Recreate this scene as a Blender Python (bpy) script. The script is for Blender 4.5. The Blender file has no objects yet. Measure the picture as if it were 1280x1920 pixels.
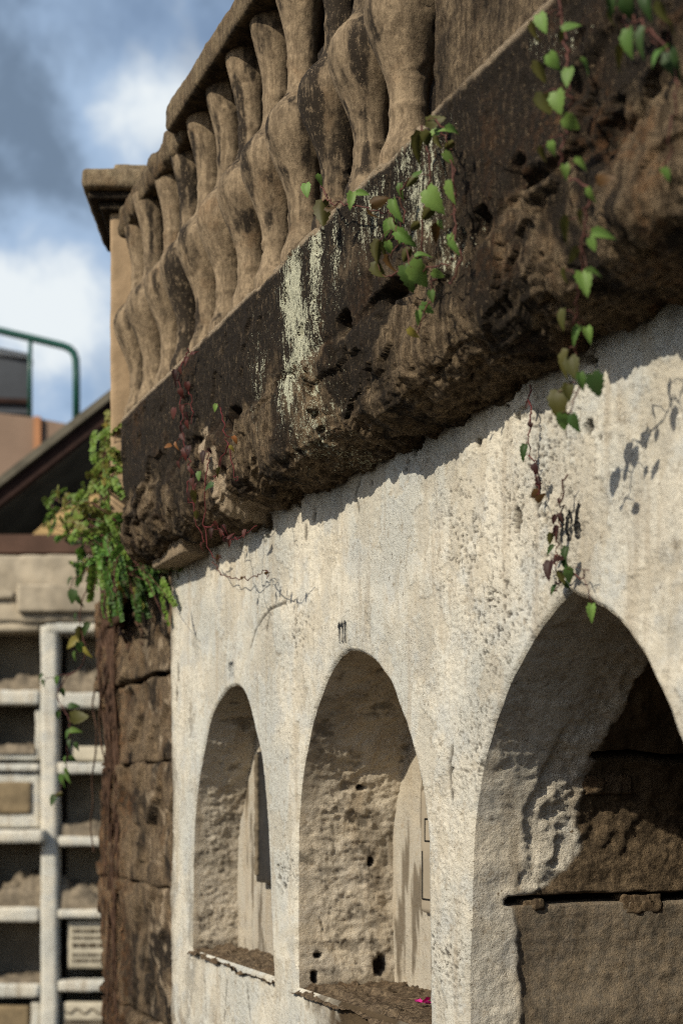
import bpy, math, random
import numpy as np
from mathutils import Vector

random.seed(7)
rng = np.random.default_rng(11)
scene = bpy.context.scene
COL = scene.collection

# ------------------------------------------------------------------ camera, world, sun, exposure
F, CX, HY, EYE = 2667.0, 640.0, 1500.0, 1.6          # focal length, centre and horizon in photo pixels; eye height
TH = math.atan(1140.0 / 2667.0)
SN, CS = math.sin(TH), math.cos(TH)

cam_d = bpy.data.cameras.new("camera")
cam = bpy.data.objects.new("camera", cam_d)
COL.objects.link(cam)
cam.location = (0, 0, EYE)
cam.rotation_euler = (math.pi / 2, 0, -TH)
cam_d.sensor_fit = 'HORIZONTAL'
cam_d.sensor_width = 24.0
cam_d.lens = 50.0
cam_d.shift_y = (HY - 960.0) / 1280.0
cam_d.clip_start = 0.05
cam_d.clip_end = 3000
cam_d.dof.use_dof = True
cam_d.dof.focus_distance = 3.1
cam_d.dof.aperture_fstop = 3.0
scene.camera = cam

SUN_EL, SUN_AZ = math.radians(33), math.radians(22)   # azimuth measured from the wall normal towards the viewer
S = Vector((-math.cos(SUN_AZ) * math.cos(SUN_EL), -math.sin(SUN_AZ) * math.cos(SUN_EL), math.sin(SUN_EL)))
sun_d = bpy.data.lights.new("sun", 'SUN')
sun_d.energy = 4.7
sun_d.angle = math.radians(0.55)
sun_d.color = (1.0, 0.92, 0.76)
sun = bpy.data.objects.new("sun", sun_d)
COL.objects.link(sun)
sun.rotation_euler = S.to_track_quat('Z', 'Y').to_euler()
sun.location = (-6, -3, 8)

scene.view_settings.view_transform = 'Standard'
scene.view_settings.look = 'None'
scene.view_settings.exposure = 0.0
scene.view_settings.gamma = 1.0
scene.cycles.max_bounces = 6
scene.cycles.diffuse_bounces = 3
scene.cycles.use_denoising = False
scene.cycles.adaptive_threshold = 0.005
scene.cycles.filter_width = 0.9


def camdir(px, py):
    xc, zc = (px - CX) / F, (HY - py) / F
    return np.array([SN + xc * CS, CS - xc * SN, zc])


def on_x(px, py, X):
    d = camdir(px, py)
    return np.array([0, 0, EYE]) + d * (X / d[0])


def on_y(px, py, Y):
    d = camdir(px, py)
    return np.array([0, 0, EYE]) + d * (Y / d[1])


def depth_of(p):
    return p[0] * SN + p[1] * CS


RIGHT = np.array([CS, -SN, 0]); UP = np.array([0, 0, 1.0]); TOCAM = np.array([-SN, -CS, 0])


class NT:
    """small node-graph helper"""
    def __init__(self, tree):
        self.t = tree
        self.n = tree.nodes
        self.l = tree.links

    def new(self, typ, **kw):
        nd = self.n.new(typ)
        for k, v in kw.items():
            setattr(nd, k, v)
        return nd

    def put(self, sock, v):
        if hasattr(v, 'is_output') or isinstance(v, bpy.types.NodeSocket):
            self.l.new(v, sock)
        elif v is not None:
            if isinstance(v, (tuple, list)) and len(v) == 3 and sock.type == 'RGBA':
                v = (*v, 1)
            sock.default_value = v

    def coord(self, scale=(1, 1, 1), rnd=False):
        tc = self.new('ShaderNodeTexCoord')
        v = tc.outputs['Object']
        if rnd:
            oi = self.new('ShaderNodeObjectInfo')
            m = self.new('ShaderNodeVectorMath', operation='ADD')
            sc = self.new('ShaderNodeVectorMath', operation='SCALE')
            cb = self.new('ShaderNodeCombineXYZ')
            self.l.new(oi.outputs['Random'], cb.inputs[0]); self.l.new(oi.outputs['Random'], cb.inputs[1])
            self.l.new(cb.outputs[0], sc.inputs[0]); sc.inputs['Scale'].default_value = 37.0
            self.l.new(v, m.inputs[0]); self.l.new(sc.outputs[0], m.inputs[1])
            v = m.outputs[0]
        mp = self.new('ShaderNodeMapping')
        self.l.new(v, mp.inputs[0])
        mp.inputs['Scale'].default_value = scale
        return mp.outputs[0]

    def noise(self, vec, scale, detail=4, rough=0.55, dist=0.0):
        nd = self.new('ShaderNodeTexNoise')
        self.l.new(vec, nd.inputs['Vector'])
        nd.inputs['Scale'].default_value = scale
        nd.inputs['Detail'].default_value = detail
        nd.inputs['Roughness'].default_value = rough
        nd.inputs['Distortion'].default_value = dist
        return nd.outputs[0]

    def voro(self, vec, scale, feature='F1'):
        nd = self.new('ShaderNodeTexVoronoi', feature=feature)
        self.l.new(vec, nd.inputs['Vector'])
        nd.inputs['Scale'].default_value = scale
        return nd.outputs['Distance']

    def step(self, v, a, b, lo=0.0, hi=1.0):
        nd = self.new('ShaderNodeMapRange', interpolation_type='SMOOTHSTEP')
        self.put(nd.inputs[0], v)
        nd.inputs[1].default_value = a; nd.inputs[2].default_value = b
        nd.inputs[3].default_value = lo; nd.inputs[4].default_value = hi
        return nd.outputs[0]

    def math(self, op, a, b=None, clamp=False):
        nd = self.new('ShaderNodeMath', operation=op, use_clamp=clamp)
        self.put(nd.inputs[0], a)
        if b is not None:
            self.put(nd.inputs[1], b)
        return nd.outputs[0]

    def mix(self, f, a, b, mode='MIX'):
        nd = self.new('ShaderNodeMix', data_type='RGBA', blend_type=mode)
        self.put(nd.inputs[0], f); self.put(nd.inputs[6], a); self.put(nd.inputs[7], b)
        return nd.outputs[2]

    def attr(self, name, out='Fac'):
        nd = self.new('ShaderNodeAttribute', attribute_name=name)
        return nd.outputs[out]

    def bump(self, h, strength, dist, prev=None):
        nd = self.new('ShaderNodeBump')
        self.l.new(h, nd.inputs['Height'])
        nd.inputs['Strength'].default_value = strength
        nd.inputs['Distance'].default_value = dist
        if prev is not None:
            self.l.new(prev, nd.inputs['Normal'])
        return nd.outputs[0]

    def finish(self, col, normal=None, rough=0.92, spec=0.15):
        p = self.n['Principled BSDF']
        self.put(p.inputs['Base Color'], col)
        self.put(p.inputs['Roughness'], rough)
        p.inputs['Specular IOR Level'].default_value = spec
        if normal is not None:
            self.l.new(normal, p.inputs['Normal'])
        return p


def newmat(name):
    m = bpy.data.materials.new(name)
    m.use_nodes = True
    return m, NT(m.node_tree)


# world: Nishita sky with broken cloud
world = bpy.data.worlds.new("World")
scene.world = world
world.use_nodes = True
w = NT(world.node_tree)
bgn = w.n['Background']
sky = w.new('ShaderNodeTexSky', sky_type='NISHITA')
sky.sun_disc = False
sky.sun_elevation = SUN_EL
sky.sun_rotation = math.atan2(S.x, S.y)
sky.air_density = 1.0
sky.dust_density = 1.5
w.l.new(sky.outputs[0], bgn.inputs[0])
bgn.inputs[1].default_value = 0.115
gen = w.new('ShaderNodeTexCoord').outputs['Generated']


def blob(px, py, r, wt):
    d = Vector(camdir(px, py)).normalized()
    nd = w.new('ShaderNodeVectorMath', operation='DISTANCE')
    w.l.new(gen, nd.inputs[0]); nd.inputs[1].default_value = d
    return w.math('MULTIPLY', w.step(nd.outputs['Value'], r / F, 0.0), wt)


def addall(items):
    a = items[0]
    for b in items[1:]:
        a = w.math('ADD', a, b)
    return a


c1 = w.noise(gen, 11.0, 7, 0.56, 0.25)
c2 = w.noise(gen, 26.0, 6, 0.6, 0.2)
dens = addall([c1, blob(30, 560, 260, 0.34), blob(220, 240, 170, 0.26), blob(-60, 200, 330, 0.42),
               blob(110, 360, 230, 0.22), blob(330, 170, 110, 0.2), blob(160, 560, 200, 0.16), blob(300, 20, 200, -0.10)])
dens = w.math('ADD', dens, blob(150, 350, 1500, 0.22))
mask = w.step(dens, 0.50, 1.05, 0.30, 1.0)
lite = addall([c2, blob(200, 215, 130, 0.30), blob(20, 545, 190, 0.52), blob(170, 600, 220, 0.28), blob(330, 170, 120, 0.3),
               blob(290, 270, 150, 0.22), blob(-40, 190, 330, -0.38), blob(80, 340, 230, -0.16)])
ccol = w.mix(w.step(lite, 0.02, 0.56), (0.18, 0.25, 0.35), (0.40, 0.54, 0.74))
ccol = w.mix(w.step(lite, 0.48, 0.98), ccol, (0.88, 0.94, 0.97))
bg2 = w.new('ShaderNodeBackground')
w.l.new(ccol, bg2.inputs[0])
bg2.inputs[1].default_value = 0.95
mx = w.new('ShaderNodeMixShader')
w.l.new(mask, mx.inputs[0]); w.l.new(bgn.outputs[0], mx.inputs[1]); w.l.new(bg2.outputs[0], mx.inputs[2])
w.l.new(mx.outputs[0], w.n['World Output'].inputs[0])

# ------------------------------------------------------------------ numpy noise
_perm = rng.permutation(256)
_perm = np.concatenate([_perm, _perm, _perm])
_g = rng.normal(size=(256, 3))
_g /= np.linalg.norm(_g, axis=1, keepdims=True)


def perlin(P):
    P = np.asarray(P, float)
    I = np.floor(P).astype(int)
    f = P - I
    I &= 255
    u = f * f * f * (f * (f * 6 - 15) + 10)
    out = np.zeros(len(P))
    for dx in (0, 1):
        wx = u[:, 0] if dx else 1 - u[:, 0]
        for dy in (0, 1):
            wy = u[:, 1] if dy else 1 - u[:, 1]
            for dz in (0, 1):
                wz = u[:, 2] if dz else 1 - u[:, 2]
                h = _perm[_perm[_perm[(I[:, 0] + dx) & 255] + ((I[:, 1] + dy) & 255)] + ((I[:, 2] + dz) & 255)]
                g = _g[h]
                out += wx * wy * wz * (g[:, 0] * (f[:, 0] - dx) + g[:, 1] * (f[:, 1] - dy) + g[:, 2] * (f[:, 2] - dz))
    return out


def fbm(P, scale, octv=4, gain=0.5, off=0.0):
    P = np.asarray(P, float) * np.asarray(scale, float) + off + 50.0
    a, t = 1.0, 0.0
    for _ in range(octv):
        t = t + a * perlin(P)
        P = P * 2.03 + 7.1
        a *= gain
    return t


def facets(P, scale, tilt=1.0, off=0.0):
    """chipped planes: every Voronoi cell is its own small tilted plane"""
    P = np.asarray(P, float) * np.asarray(scale, float) + off + 60.0
    I = np.floor(P).astype(int)
    best = np.full(len(P), 1e9)
    val = np.zeros(len(P))
    for dx in (-1, 0, 1):
        for dy in (-1, 0, 1):
            for dz in (-1, 0, 1):
                c = I + np.array([dx, dy, dz])
                k = c & 255
                h = _perm[_perm[_perm[k[:, 0]] + k[:, 1]] + k[:, 2]]
                fp = c + 0.5 + 0.45 * _g[h]
                r = P - fp
                d2 = (r * r).sum(1)
                g = _g[(h * 7 + 13) & 255]
                v = _g[(h * 3 + 5) & 255][:, 0] * 0.6 + tilt * (r * g).sum(1)
                m = d2 < best
                best = np.where(m, d2, best)
                val = np.where(m, v, val)
    return val


def sstep(a, b, x):
    t = np.clip((x - a) / (b - a), 0, 1)
    return t * t * (3 - 2 * t)


def smooth_path(pts, k=6):
    P = np.array(pts)
    s = np.arange(len(P))
    t = np.linspace(0, len(P) - 1, (len(P) - 1) * k + 1)
    out = []
    for x in t:
        i = min(int(x), len(P) - 2); f_ = x - i
        p0, p1, p2_, p3 = P[max(i - 1, 0)], P[i], P[i + 1], P[min(i + 2, len(P) - 1)]
        out.append(0.5 * ((2 * p1) + (-p0 + p2_) * f_ + (2 * p0 - 5 * p1 + 4 * p2_ - p3) * f_ ** 2 + (-p0 + 3 * p1 - 3 * p2_ + p3) * f_ ** 3))
    return np.array(out)


# ------------------------------------------------------------------ mesh helpers
def tag(o, label=None, cat=None, group=None, kind=None):
    if label: o['label'] = label
    if cat: o['category'] = cat
    if group: o['group'] = group
    if kind: o['kind'] = kind
    return o


def empty(name, loc, rz=0.0):
    o = bpy.data.objects.new(name, None)
    COL.objects.link(o)
    o.location = loc
    o.rotation_euler = (0, 0, rz)
    o.empty_display_size = 0.1
    return o


def mesh_np(name, V, faces, mat, parent=None, smooth=True, attrs=None, loc=None, colors=None):
    """V (n,3) in world space (or local when loc is None and parent None); faces: list of int arrays (k,3) or (k,4)"""
    V = np.asarray(V, float)
    if loc is not None:
        V = V - np.asarray(loc)
    me = bpy.data.meshes.new(name)
    me.vertices.add(len(V))
    me.vertices.foreach_set('co', V.astype(np.float32).ravel())
    faces = [np.asarray(f, int) for f in faces if len(f)]
    nl = sum(f.size for f in faces)
    npoly = sum(len(f) for f in faces)
    me.loops.add(nl)
    me.polygons.add(npoly)
    me.loops.foreach_set('vertex_index', np.concatenate([f.ravel() for f in faces]).astype(np.int32))
    tot = np.concatenate([np.full(len(f), f.shape[1]) for f in faces])
    start = np.concatenate([[0], np.cumsum(tot)[:-1]])
    me.polygons.foreach_set('loop_start', start.astype(np.int32))
    me.update(calc_edges=True)
    me.validate()
    if smooth:
        me.polygons.foreach_set('use_smooth', np.ones(len(me.polygons), bool))
    for k, a in (attrs or {}).items():
        at = me.attributes.new(k, 'FLOAT', 'POINT')
        at.data.foreach_set('value', np.asarray(a, np.float32))
    for k, a in (colors or {}).items():
        at = me.attributes.new(k, 'FLOAT_COLOR', 'POINT')
        a = np.asarray(a, np.float32)
        at.data.foreach_set('color', np.concatenate([a, np.ones((len(a), 1), np.float32)], 1).ravel())
    me.materials.append(mat)
    o = bpy.data.objects.new(name, me)
    COL.objects.link(o)
    if parent is not None:
        o.parent = parent
    if loc is not None and parent is None:
        o.location = loc
    return o


def grid_faces(n, m, flip=False, wrap=False):
    i = np.arange(n - 1)[:, None]
    j = np.arange(m if wrap else m - 1)[None, :]
    j2 = (j + 1) % m
    a = i * m + j; b = (i + 1) * m + j; c = (i + 1) * m + j2; d = i * m + j2
    q = np.stack([a, b, c, d], -1).reshape(-1, 4)
    return q[:, ::-1] if flip else q


class MB:
    def __init__(self):
        self.v, self.f, self.c = [], [], []

    def add(self, vs, fs, col=None):
        n = len(self.v)
        self.v.extend([tuple(map(float, x)) for x in vs])
        self.f.extend([tuple(int(i) + n for i in q) for q in fs])
        if col is not None:
            self.c.extend([col] * len(vs))

    def box(self, a, b):
        (x0, y0, z0), (x1, y1, z1) = a, b
        vs = [(x0, y0, z0), (x1, y0, z0), (x1, y1, z0), (x0, y1, z0), (x0, y0, z1), (x1, y0, z1), (x1, y1, z1), (x0, y1, z1)]
        self.add(vs, [(0, 3, 2, 1), (4, 5, 6, 7), (0, 1, 5, 4), (1, 2, 6, 5), (2, 3, 7, 6), (3, 0, 4, 7)])

    def tube(self, pts, rad, seg=6, col=None):
        pts = [np.asarray(p, float) for p in pts]
        n = len(pts)
        if not hasattr(rad, '__len__'):
            rad = [rad] * n
        rings = []
        up = np.array([0.31, 0.2, 0.93])
        for i, p in enumerate(pts):
            t = pts[min(i + 1, n - 1)] - pts[max(i - 1, 0)]
            t = t / (np.linalg.norm(t) + 1e-9)
            s = np.cross(t, up)
            if np.linalg.norm(s) < 0.15:
                s = np.cross(t, [1, 0, 0])
            s /= np.linalg.norm(s)
            q = np.cross(s, t)
            for k in range(seg):
                a = 2 * math.pi * k / seg
                rings.append(p + rad[i] * (math.cos(a) * s + math.sin(a) * q))
        fs = []
        for i in range(n - 1):
            for k in range(seg):
                k2 = (k + 1) % seg
                fs.append((i * seg + k, i * seg + k2, (i + 1) * seg + k2, (i + 1) * seg + k))
        fs.append(tuple(range(seg))[::-1])
        fs.append(tuple((n - 1) * seg + k for k in range(seg)))
        self.add(rings, fs, col)

    def build(self, name, mat, parent=None, smooth=False, loc=None):
        V = np.array(self.v)
        if loc is not None:
            V = V - np.asarray(loc)
        me = bpy.data.meshes.new(name)
        me.from_pydata([tuple(x) for x in V], [], self.f)
        me.update()
        if smooth:
            me.polygons.foreach_set('use_smooth', np.ones(len(me.polygons), bool))
        if self.c:
            at = me.attributes.new('tint', 'FLOAT_COLOR', 'POINT')
            at.data.foreach_set('color', np.array([(*c, 1) for c in self.c], np.float32).ravel())
        me.materials.append(mat)
        o = bpy.data.objects.new(name, me)
        COL.objects.link(o)
        if parent is not None:
            o.parent = parent
        elif loc is not None:
            o.location = loc
        return o


def rbox(a, b, res, bevel=0.01, amp=0.004, scale=18, octv=4, big=0.0, bigscale=4, off=0.0):
    """rounded, weathered box as (V, faces)"""
    a, b = np.array(a, float), np.array(b, float)
    size = b - a
    n = np.maximum(2, np.ceil(size / res).astype(int))
    idx, V, faces = {}, [], []

    def vid(i, j, k):
        key = (i, j, k)
        if key not in idx:
            idx[key] = len(V)
            V.append(a + size * np.array([i / n[0], j / n[1], k / n[2]]))
        return idx[key]
    nx, ny, nz = n
    for i in range(nx):
        for j in range(ny):
            faces.append((vid(i, j, 0), vid(i, j + 1, 0), vid(i + 1, j + 1, 0), vid(i + 1, j, 0)))
            faces.append((vid(i, j, nz), vid(i + 1, j, nz), vid(i + 1, j + 1, nz), vid(i, j + 1, nz)))
    for i in range(nx):
        for k in range(nz):
            faces.append((vid(i, 0, k), vid(i + 1, 0, k), vid(i + 1, 0, k + 1), vid(i, 0, k + 1)))
            faces.append((vid(i, ny, k), vid(i, ny, k + 1), vid(i + 1, ny, k + 1), vid(i + 1, ny, k)))
    for j in range(ny):
        for k in range(nz):
            faces.append((vid(0, j, k), vid(0, j, k + 1), vid(0, j + 1, k + 1), vid(0, j + 1, k)))
            faces.append((vid(nx, j, k), vid(nx, j + 1, k), vid(nx, j + 1, k + 1), vid(nx, j, k + 1)))
    V = np.array(V)
    bv = min(bevel, size.min() * 0.49)
    q = np.clip(V, a + bv, b - bv)
    d = V - q
    L = np.linalg.norm(d, axis=1, keepdims=True)
    nrm = d / np.maximum(L, 1e-9)
    V = q + nrm * bv
    dis = amp * fbm(V, scale, octv, off=off)
    if big:
        dis = dis + big * fbm(V, bigscale, 2, off=off + 9)
    return V + nrm * dis[:, None], [np.array(faces)]


# ------------------------------------------------------------------ materials
def m_plaster(name, tone=1.0, warm=0.0):
    m, t = newmat(name)
    v = t.coord()
    vs = t.coord((9, 9, 1.1))
    vb = t.coord((1, 1, 0.16))
    big = t.noise(v, 2.3, 5, 0.6)
    mid = t.noise(v, 9, 6, 0.6)
    fine = t.noise(v, 85, 6, 0.72)
    fine2 = t.noise(v, 240, 4, 0.72)
    brush = t.noise(vb, 110, 4, 0.65)
    st = t.noise(vs, 1.5, 5, 0.6)
    c = t.mix(t.step(big, 0.40, 0.60), (0.50 * tone, 0.495 * tone, 0.45 * tone), (0.64 * tone, 0.59 * tone, 0.49 * tone))
    c = t.mix(t.math('MULTIPLY', t.step(mid, 0.48, 0.64), 0.6), c, (0.46 * tone, 0.47 * tone, 0.455 * tone))
    c = t.mix(t.math('MULTIPLY', t.step(brush, 0.42, 0.66), 0.18), c, (0.70 * tone, 0.67 * tone, 0.58 * tone))
    c = t.mix(t.math('MULTIPLY', t.step(st, 0.50, 0.70), 0.55), c, (0.33, 0.265, 0.185))
    c = t.mix(t.math('MULTIPLY', t.step(t.noise(v, 34, 5, 0.75), 0.54, 0.68), 0.60), c, (0.28, 0.23, 0.165))
    c = t.mix(t.math('MULTIPLY', t.step(fine2, 0.52, 0.66), 0.45), c, (0.22, 0.18, 0.125))
    c = t.mix(t.math('MULTIPLY', t.step(fine, 0.60, 0.67), t.step(t.noise(v, 3.6, 4, 0.6), 0.36, 0.56, 0.2, 1.0)), c, (0.075, 0.055, 0.036))
    c = t.mix(t.math('MULTIPLY', t.step(t.noise(v, 4.6, 7, 0.72, 0.6), 0.57, 0.63), 0.30), c, (0.36 * tone, 0.315 * tone, 0.235 * tone))
    if warm:
        c = t.mix(warm, c, (0.50, 0.37, 0.225))
    c = t.mix(t.math('MULTIPLY', t.attr('flake'), 0.42), c, (0.44, 0.385, 0.295))
    c = t.mix(t.attr('rawstone'), c, t.mix(t.step(t.noise(v, 46, 6, 0.8), 0.36, 0.66), (0.062, 0.045, 0.029), (0.23, 0.165, 0.10)))
    c = t.mix(t.attr('stain'), c, t.mix(mid, (0.03, 0.022, 0.014), (0.13, 0.09, 0.05)))
    c = t.mix(t.attr('dirt'), c, (0.020, 0.014, 0.010))
    sm = t.step(t.noise(v, 3.6, 4, 0.6), 0.40, 0.58, 0.35, 1.0)
    nrm = t.bump(t.math('MULTIPLY', t.noise(v, 70, 6, 0.72), sm), 0.85, 0.009)
    nrm = t.bump(fine2, 0.8, 0.003, nrm)
    nrm = t.bump(brush, 0.18, 0.003, nrm)
    t.finish(c, nrm)
    return m


def m_stone(name, dark=(0.014, 0.0105, 0.0075), lite=(0.32, 0.235, 0.145), mid=(0.135, 0.098, 0.062), rnd=False, bumps=1.0, mould=0.5, grime=0.70):
    m, t = newmat(name)
    v = t.coord(rnd=rnd)
    vs = t.coord((5, 5, 0.8), rnd=rnd)
    vm = t.coord((1, 1, 0.35), rnd=rnd)
    n1 = t.noise(v, 6, 6, 0.65, 0.3)
    n2 = t.noise(v, 42, 7, 0.78)
    n3 = t.noise(v, 190, 5, 0.78)
    ng = t.noise(vm, 70, 6, 0.78)
    st = t.noise(vs, 5, 6, 0.66)
    c = t.mix(t.step(n2, 0.40, 0.62), mid, lite)
    c = t.mix(t.math('MULTIPLY', t.step(n1, 0.52, 0.68), 0.40), c, (0.19, 0.105, 0.048))
    c = t.mix(t.math('MULTIPLY', t.step(ng, 0.48, 0.60), grime), c, (0.040, 0.028, 0.018))
    vk = t.coord((1, 1, 0.10), rnd=rnd)
    sk = t.noise(vk, 55, 6, 0.74)
    c = t.mix(t.math('MULTIPLY', t.step(sk, 0.48, 0.60), grime), c, (0.050, 0.034, 0.021))
    c = t.mix(t.math('MULTIPLY', t.step(t.noise(vk, 80, 5, 0.74), 0.58, 0.66), grime * 0.8), c, (0.38, 0.28, 0.175))
    mo = t.math('ADD', t.math('MULTIPLY', t.attr('mould'), 0.42), t.math('MULTIPLY', t.math('ADD', t.math('ADD', n1, st), n2), 0.333))
    n4 = t.noise(vm, 90, 6, 0.80)
    c = t.mix(t.step(mo, mould - 0.05, mould + 0.10), c, t.mix(t.step(n4, 0.53, 0.66), t.mix(n2, dark, (0.036, 0.027, 0.019)), mid))
    c = t.mix(t.math('MULTIPLY', t.step(n3, 0.54, 0.64), grime), c, dark)
    c = t.mix(t.math('MULTIPLY', t.step(t.noise(v, 130, 5, 0.8), 0.60, 0.67), 0.65), c, (0.36, 0.265, 0.165))
    c = t.mix(t.math('MULTIPLY', t.attr('rust'), t.step(n2, 0.42, 0.62)), c, (0.19, 0.088, 0.036))
    c = t.mix(t.attr('pale'), c, t.mix(n2, (0.40, 0.30, 0.20), (0.52, 0.42, 0.30)))
    # lichen flecks, drawn out downwards
    vl = t.coord((1.0, 1.0, 0.26), rnd=rnd)
    ln = t.math('ADD', t.math('MULTIPLY', t.noise(vl, 75, 6, 0.78), 0.58), t.math('MULTIPLY', t.noise(v, 210, 4, 0.75), 0.42))
    lich = t.step(t.math('ADD', ln, t.math('MULTIPLY', t.attr('lichen'), 0.205)), 0.618, 0.632)
    lich = t.math('MULTIPLY', lich, t.step(t.attr('lichen'), 0.02, 0.06))
    c = t.mix(lich, c, t.mix(n3, (0.50, 0.50, 0.36), (0.72, 0.71, 0.54)))
    nrm = t.bump(n2, 1.0 * bumps, 0.016)
    nrm = t.bump(n3, 0.9 * bumps, 0.006, nrm)
    nrm = t.bump(lich, 0.6, 0.003, nrm)
    t.finish(c, nrm)
    return m


def m_flat(name, col, rough=0.8, var=0.25, scale=8, bump=0.2, spec=0.2, metallic=0.0, col2=None):
    m, t = newmat(name)
    v = t.coord()
    n = t.noise(v, scale, 6, 0.65)
    n2 = t.noise(v, scale * 9, 4, 0.65)
    dk = tuple(c * (1 - var) for c in col) if col2 is None else col2
    c = t.mix(t.step(n, 0.35, 0.66), col, dk)
    c = t.mix(t.math('MULTIPLY', t.step(n2, 0.55, 0.75), var), c, tuple(x * 0.45 for x in col))
    p = t.finish(c, t.bump(n2, bump, 0.004), rough, spec)
    p.inputs['Metallic'].default_value = metallic
    return m


def m_leaf(name):
    m, t = newmat(name)
    v = t.coord()
    n = t.noise(v, 60, 4, 0.6)
    tint = t.attr('tint', 'Color')
    c = t.mix(t.math('MULTIPLY', t.step(n, 0.4, 0.7), 0.35), tint, t.mix(0.55, tint, (0.05, 0.04, 0.012)))
    p = t.finish(c, t.bump(t.noise(v, 240, 3, 0.6), 0.25, 0.001), 0.55, 0.3)
    tr = t.new('ShaderNodeBsdfTranslucent')
    t.l.new(c, tr.inputs[0])
    ms = t.new('ShaderNodeMixShader')
    ms.inputs[0].default_value = 0.30
    t.l.new(p.outputs[0], ms.inputs[1]); t.l.new(tr.outputs[0], ms.inputs[2])
    t.l.new(ms.outputs[0], t.n['Material Output'].inputs[0])
    return m


M = {
    'plaster': m_plaster('white_lime_plaster', 1.0),
    'reveal': m_plaster('niche_plaster', 1.05, 0.42),
    'reveal_white': m_plaster('near_niche_plaster', 1.22, 0.22),
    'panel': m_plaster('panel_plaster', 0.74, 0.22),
    'stone': m_stone('weathered_cornice_stone'),
    'baluster': m_stone('cast_baluster_stone', lite=(0.30, 0.225, 0.145), mid=(0.195, 0.145, 0.093), rnd=True, bumps=0.28, mould=0.63, grime=0.40),
    'rail': m_stone('rail_stone', lite=(0.22, 0.165, 0.10), mid=(0.14, 0.103, 0.062), bumps=0.6, mould=0.57, grime=0.5),
    'capstone': m_stone('capstone', lite=(0.30, 0.235, 0.15), mid=(0.21, 0.16, 0.10), bumps=0.5, mould=0.66, grime=0.4),
    'pier': m_flat('pier_render', (0.36, 0.255, 0.155), 0.92, 0.30, 7, 0.4),
    'block': m_stone('pilaster_stone', lite=(0.27, 0.195, 0.12), mid=(0.13, 0.092, 0.058), bumps=0.9, mould=0.55, grime=0.45),
    'sill': m_stone('sill_mortar', lite=(0.26, 0.19, 0.12), mid=(0.14, 0.10, 0.064), bumps=0.8, mould=0.60),
    'ink': m_flat('black_paint', (0.014, 0.013, 0.012), 0.7, 0.3, 20, 0.1),
    'leaf': m_leaf('leaf_green'),
    'stem': m_flat('vine_stem', (0.11, 0.045, 0.035), 0.7, 0.4, 40, 0.2),
    'redstem': m_flat('red_stem', (0.12, 0.022, 0.022), 0.7, 0.4, 40, 0.2),
    'root': m_flat('aerial_root', (0.088, 0.049, 0.031), 0.85, 0.5, 25, 0.6),
}

# ------------------------------------------------------------------ ground
gm = m_flat('ground_soil', (0.08, 0.065, 0.048), 0.95, 0.35, 3, 0.4)
mb = MB()
xs_g = [-400, -9, -5.2, -4.2, 400]
zs_g = [2.6, 2.6, 2.5, 0, 0]  # unseen raised bank, added to keep low sky light out of the niches
ys_g = [-400, -40, -6, 5.0, 6.5, 400]
vs = [(x, y, z * (1.0 if y < 5.5 else 0.0)) for x, z in zip(xs_g, zs_g) for y in ys_g]
mb.add(vs, [tuple(q[::-1]) for q in grid_faces(5, 6)])
tag(mb.build('ground', gm), kind='structure')

# ------------------------------------------------------------------ the niche wall
XW = 1.32
R_EDGE = 0.009


def traced_outline(pts, seed, zs):
    """outline of an opening measured on the wall plane, resampled to a smooth open curve"""
    P = np.array([on_x(a, b, XW)[1:] for a, b in pts])
    P[0, 1] = P[-1, 1] = zs
    P = smooth_path(P, 14)
    s_ = np.concatenate([[0], np.cumsum(np.hypot(*np.diff(P, axis=0).T))])
    t = np.linspace(0, s_[-1], 330)
    P = np.stack([np.interp(t, s_, P[:, 0]), np.interp(t, s_, P[:, 1])], 1)
    q = np.stack([P[:, 0], P[:, 1], np.full(len(P), seed * 3.7)], 1)
    P[:, 0] += 0.0065 * fbm(q, 13, 4)
    P[:, 1] += 0.005 * fbm(q, 16, 4, off=20) * sstep(zs, zs + 0.1, P[:, 1])
    return P


ARCH = [
    dict(depth=0.165, zs=EYE - 0.472, px=[(358, 1788), (360, 1650), (362, 1560), (368, 1480), (378, 1420), (392, 1352), (408, 1315), (424, 1294), (438, 1286), (451, 1291), (462, 1308), (472, 1343), (482, 1385), (491, 1430), (498, 1500), (504, 1600), (508, 1720), (512, 1825)]),
    dict(depth=0.285, zs=EYE - 0.480, px=[(557, 1870), (556, 1700), (557, 1560), (562, 1480), (575, 1395), (590, 1335), (605, 1290), (624, 1250), (645, 1225), (662, 1220), (685, 1228), (708, 1248), (730, 1280), (750, 1330), (768, 1388), (782, 1440), (794, 1500), (801, 1560), (804, 1700), (807, 1920)]),
    dict(depth=0.80, zs=EYE - 0.90, px=[(873, 2200), (876, 1900), (880, 1720), (888, 1540), (904, 1435), (930, 1340), (962, 1262), (1003, 1188), (1040, 1138), (1062, 1116), (1071, 1106), (1080, 1113), (1104, 1124), (1142, 1150), (1180, 1190), (1214, 1245), (1244, 1310), (1268, 1372), (1290, 1440), (1306, 1520), (1316, 1620), (1322, 2200)]),
]
for i, A in enumerate(ARCH):
    P = traced_outline(A['px'], i + 1, A['zs'])
    A['P'] = P
    A['yc'] = (P[:, 0].max() + P[:, 0].min()) / 2
    A['a'] = (P[:, 0].max() - P[:, 0].min()) / 2
    A['yfar'] = P[0, 0]
    A['zsp'] = EYE - 0.075
    A['rise'] = P[:, 1].max() - A['zsp']

WP = lambda px, py: on_x(px, py, XW)[1:]
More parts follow.
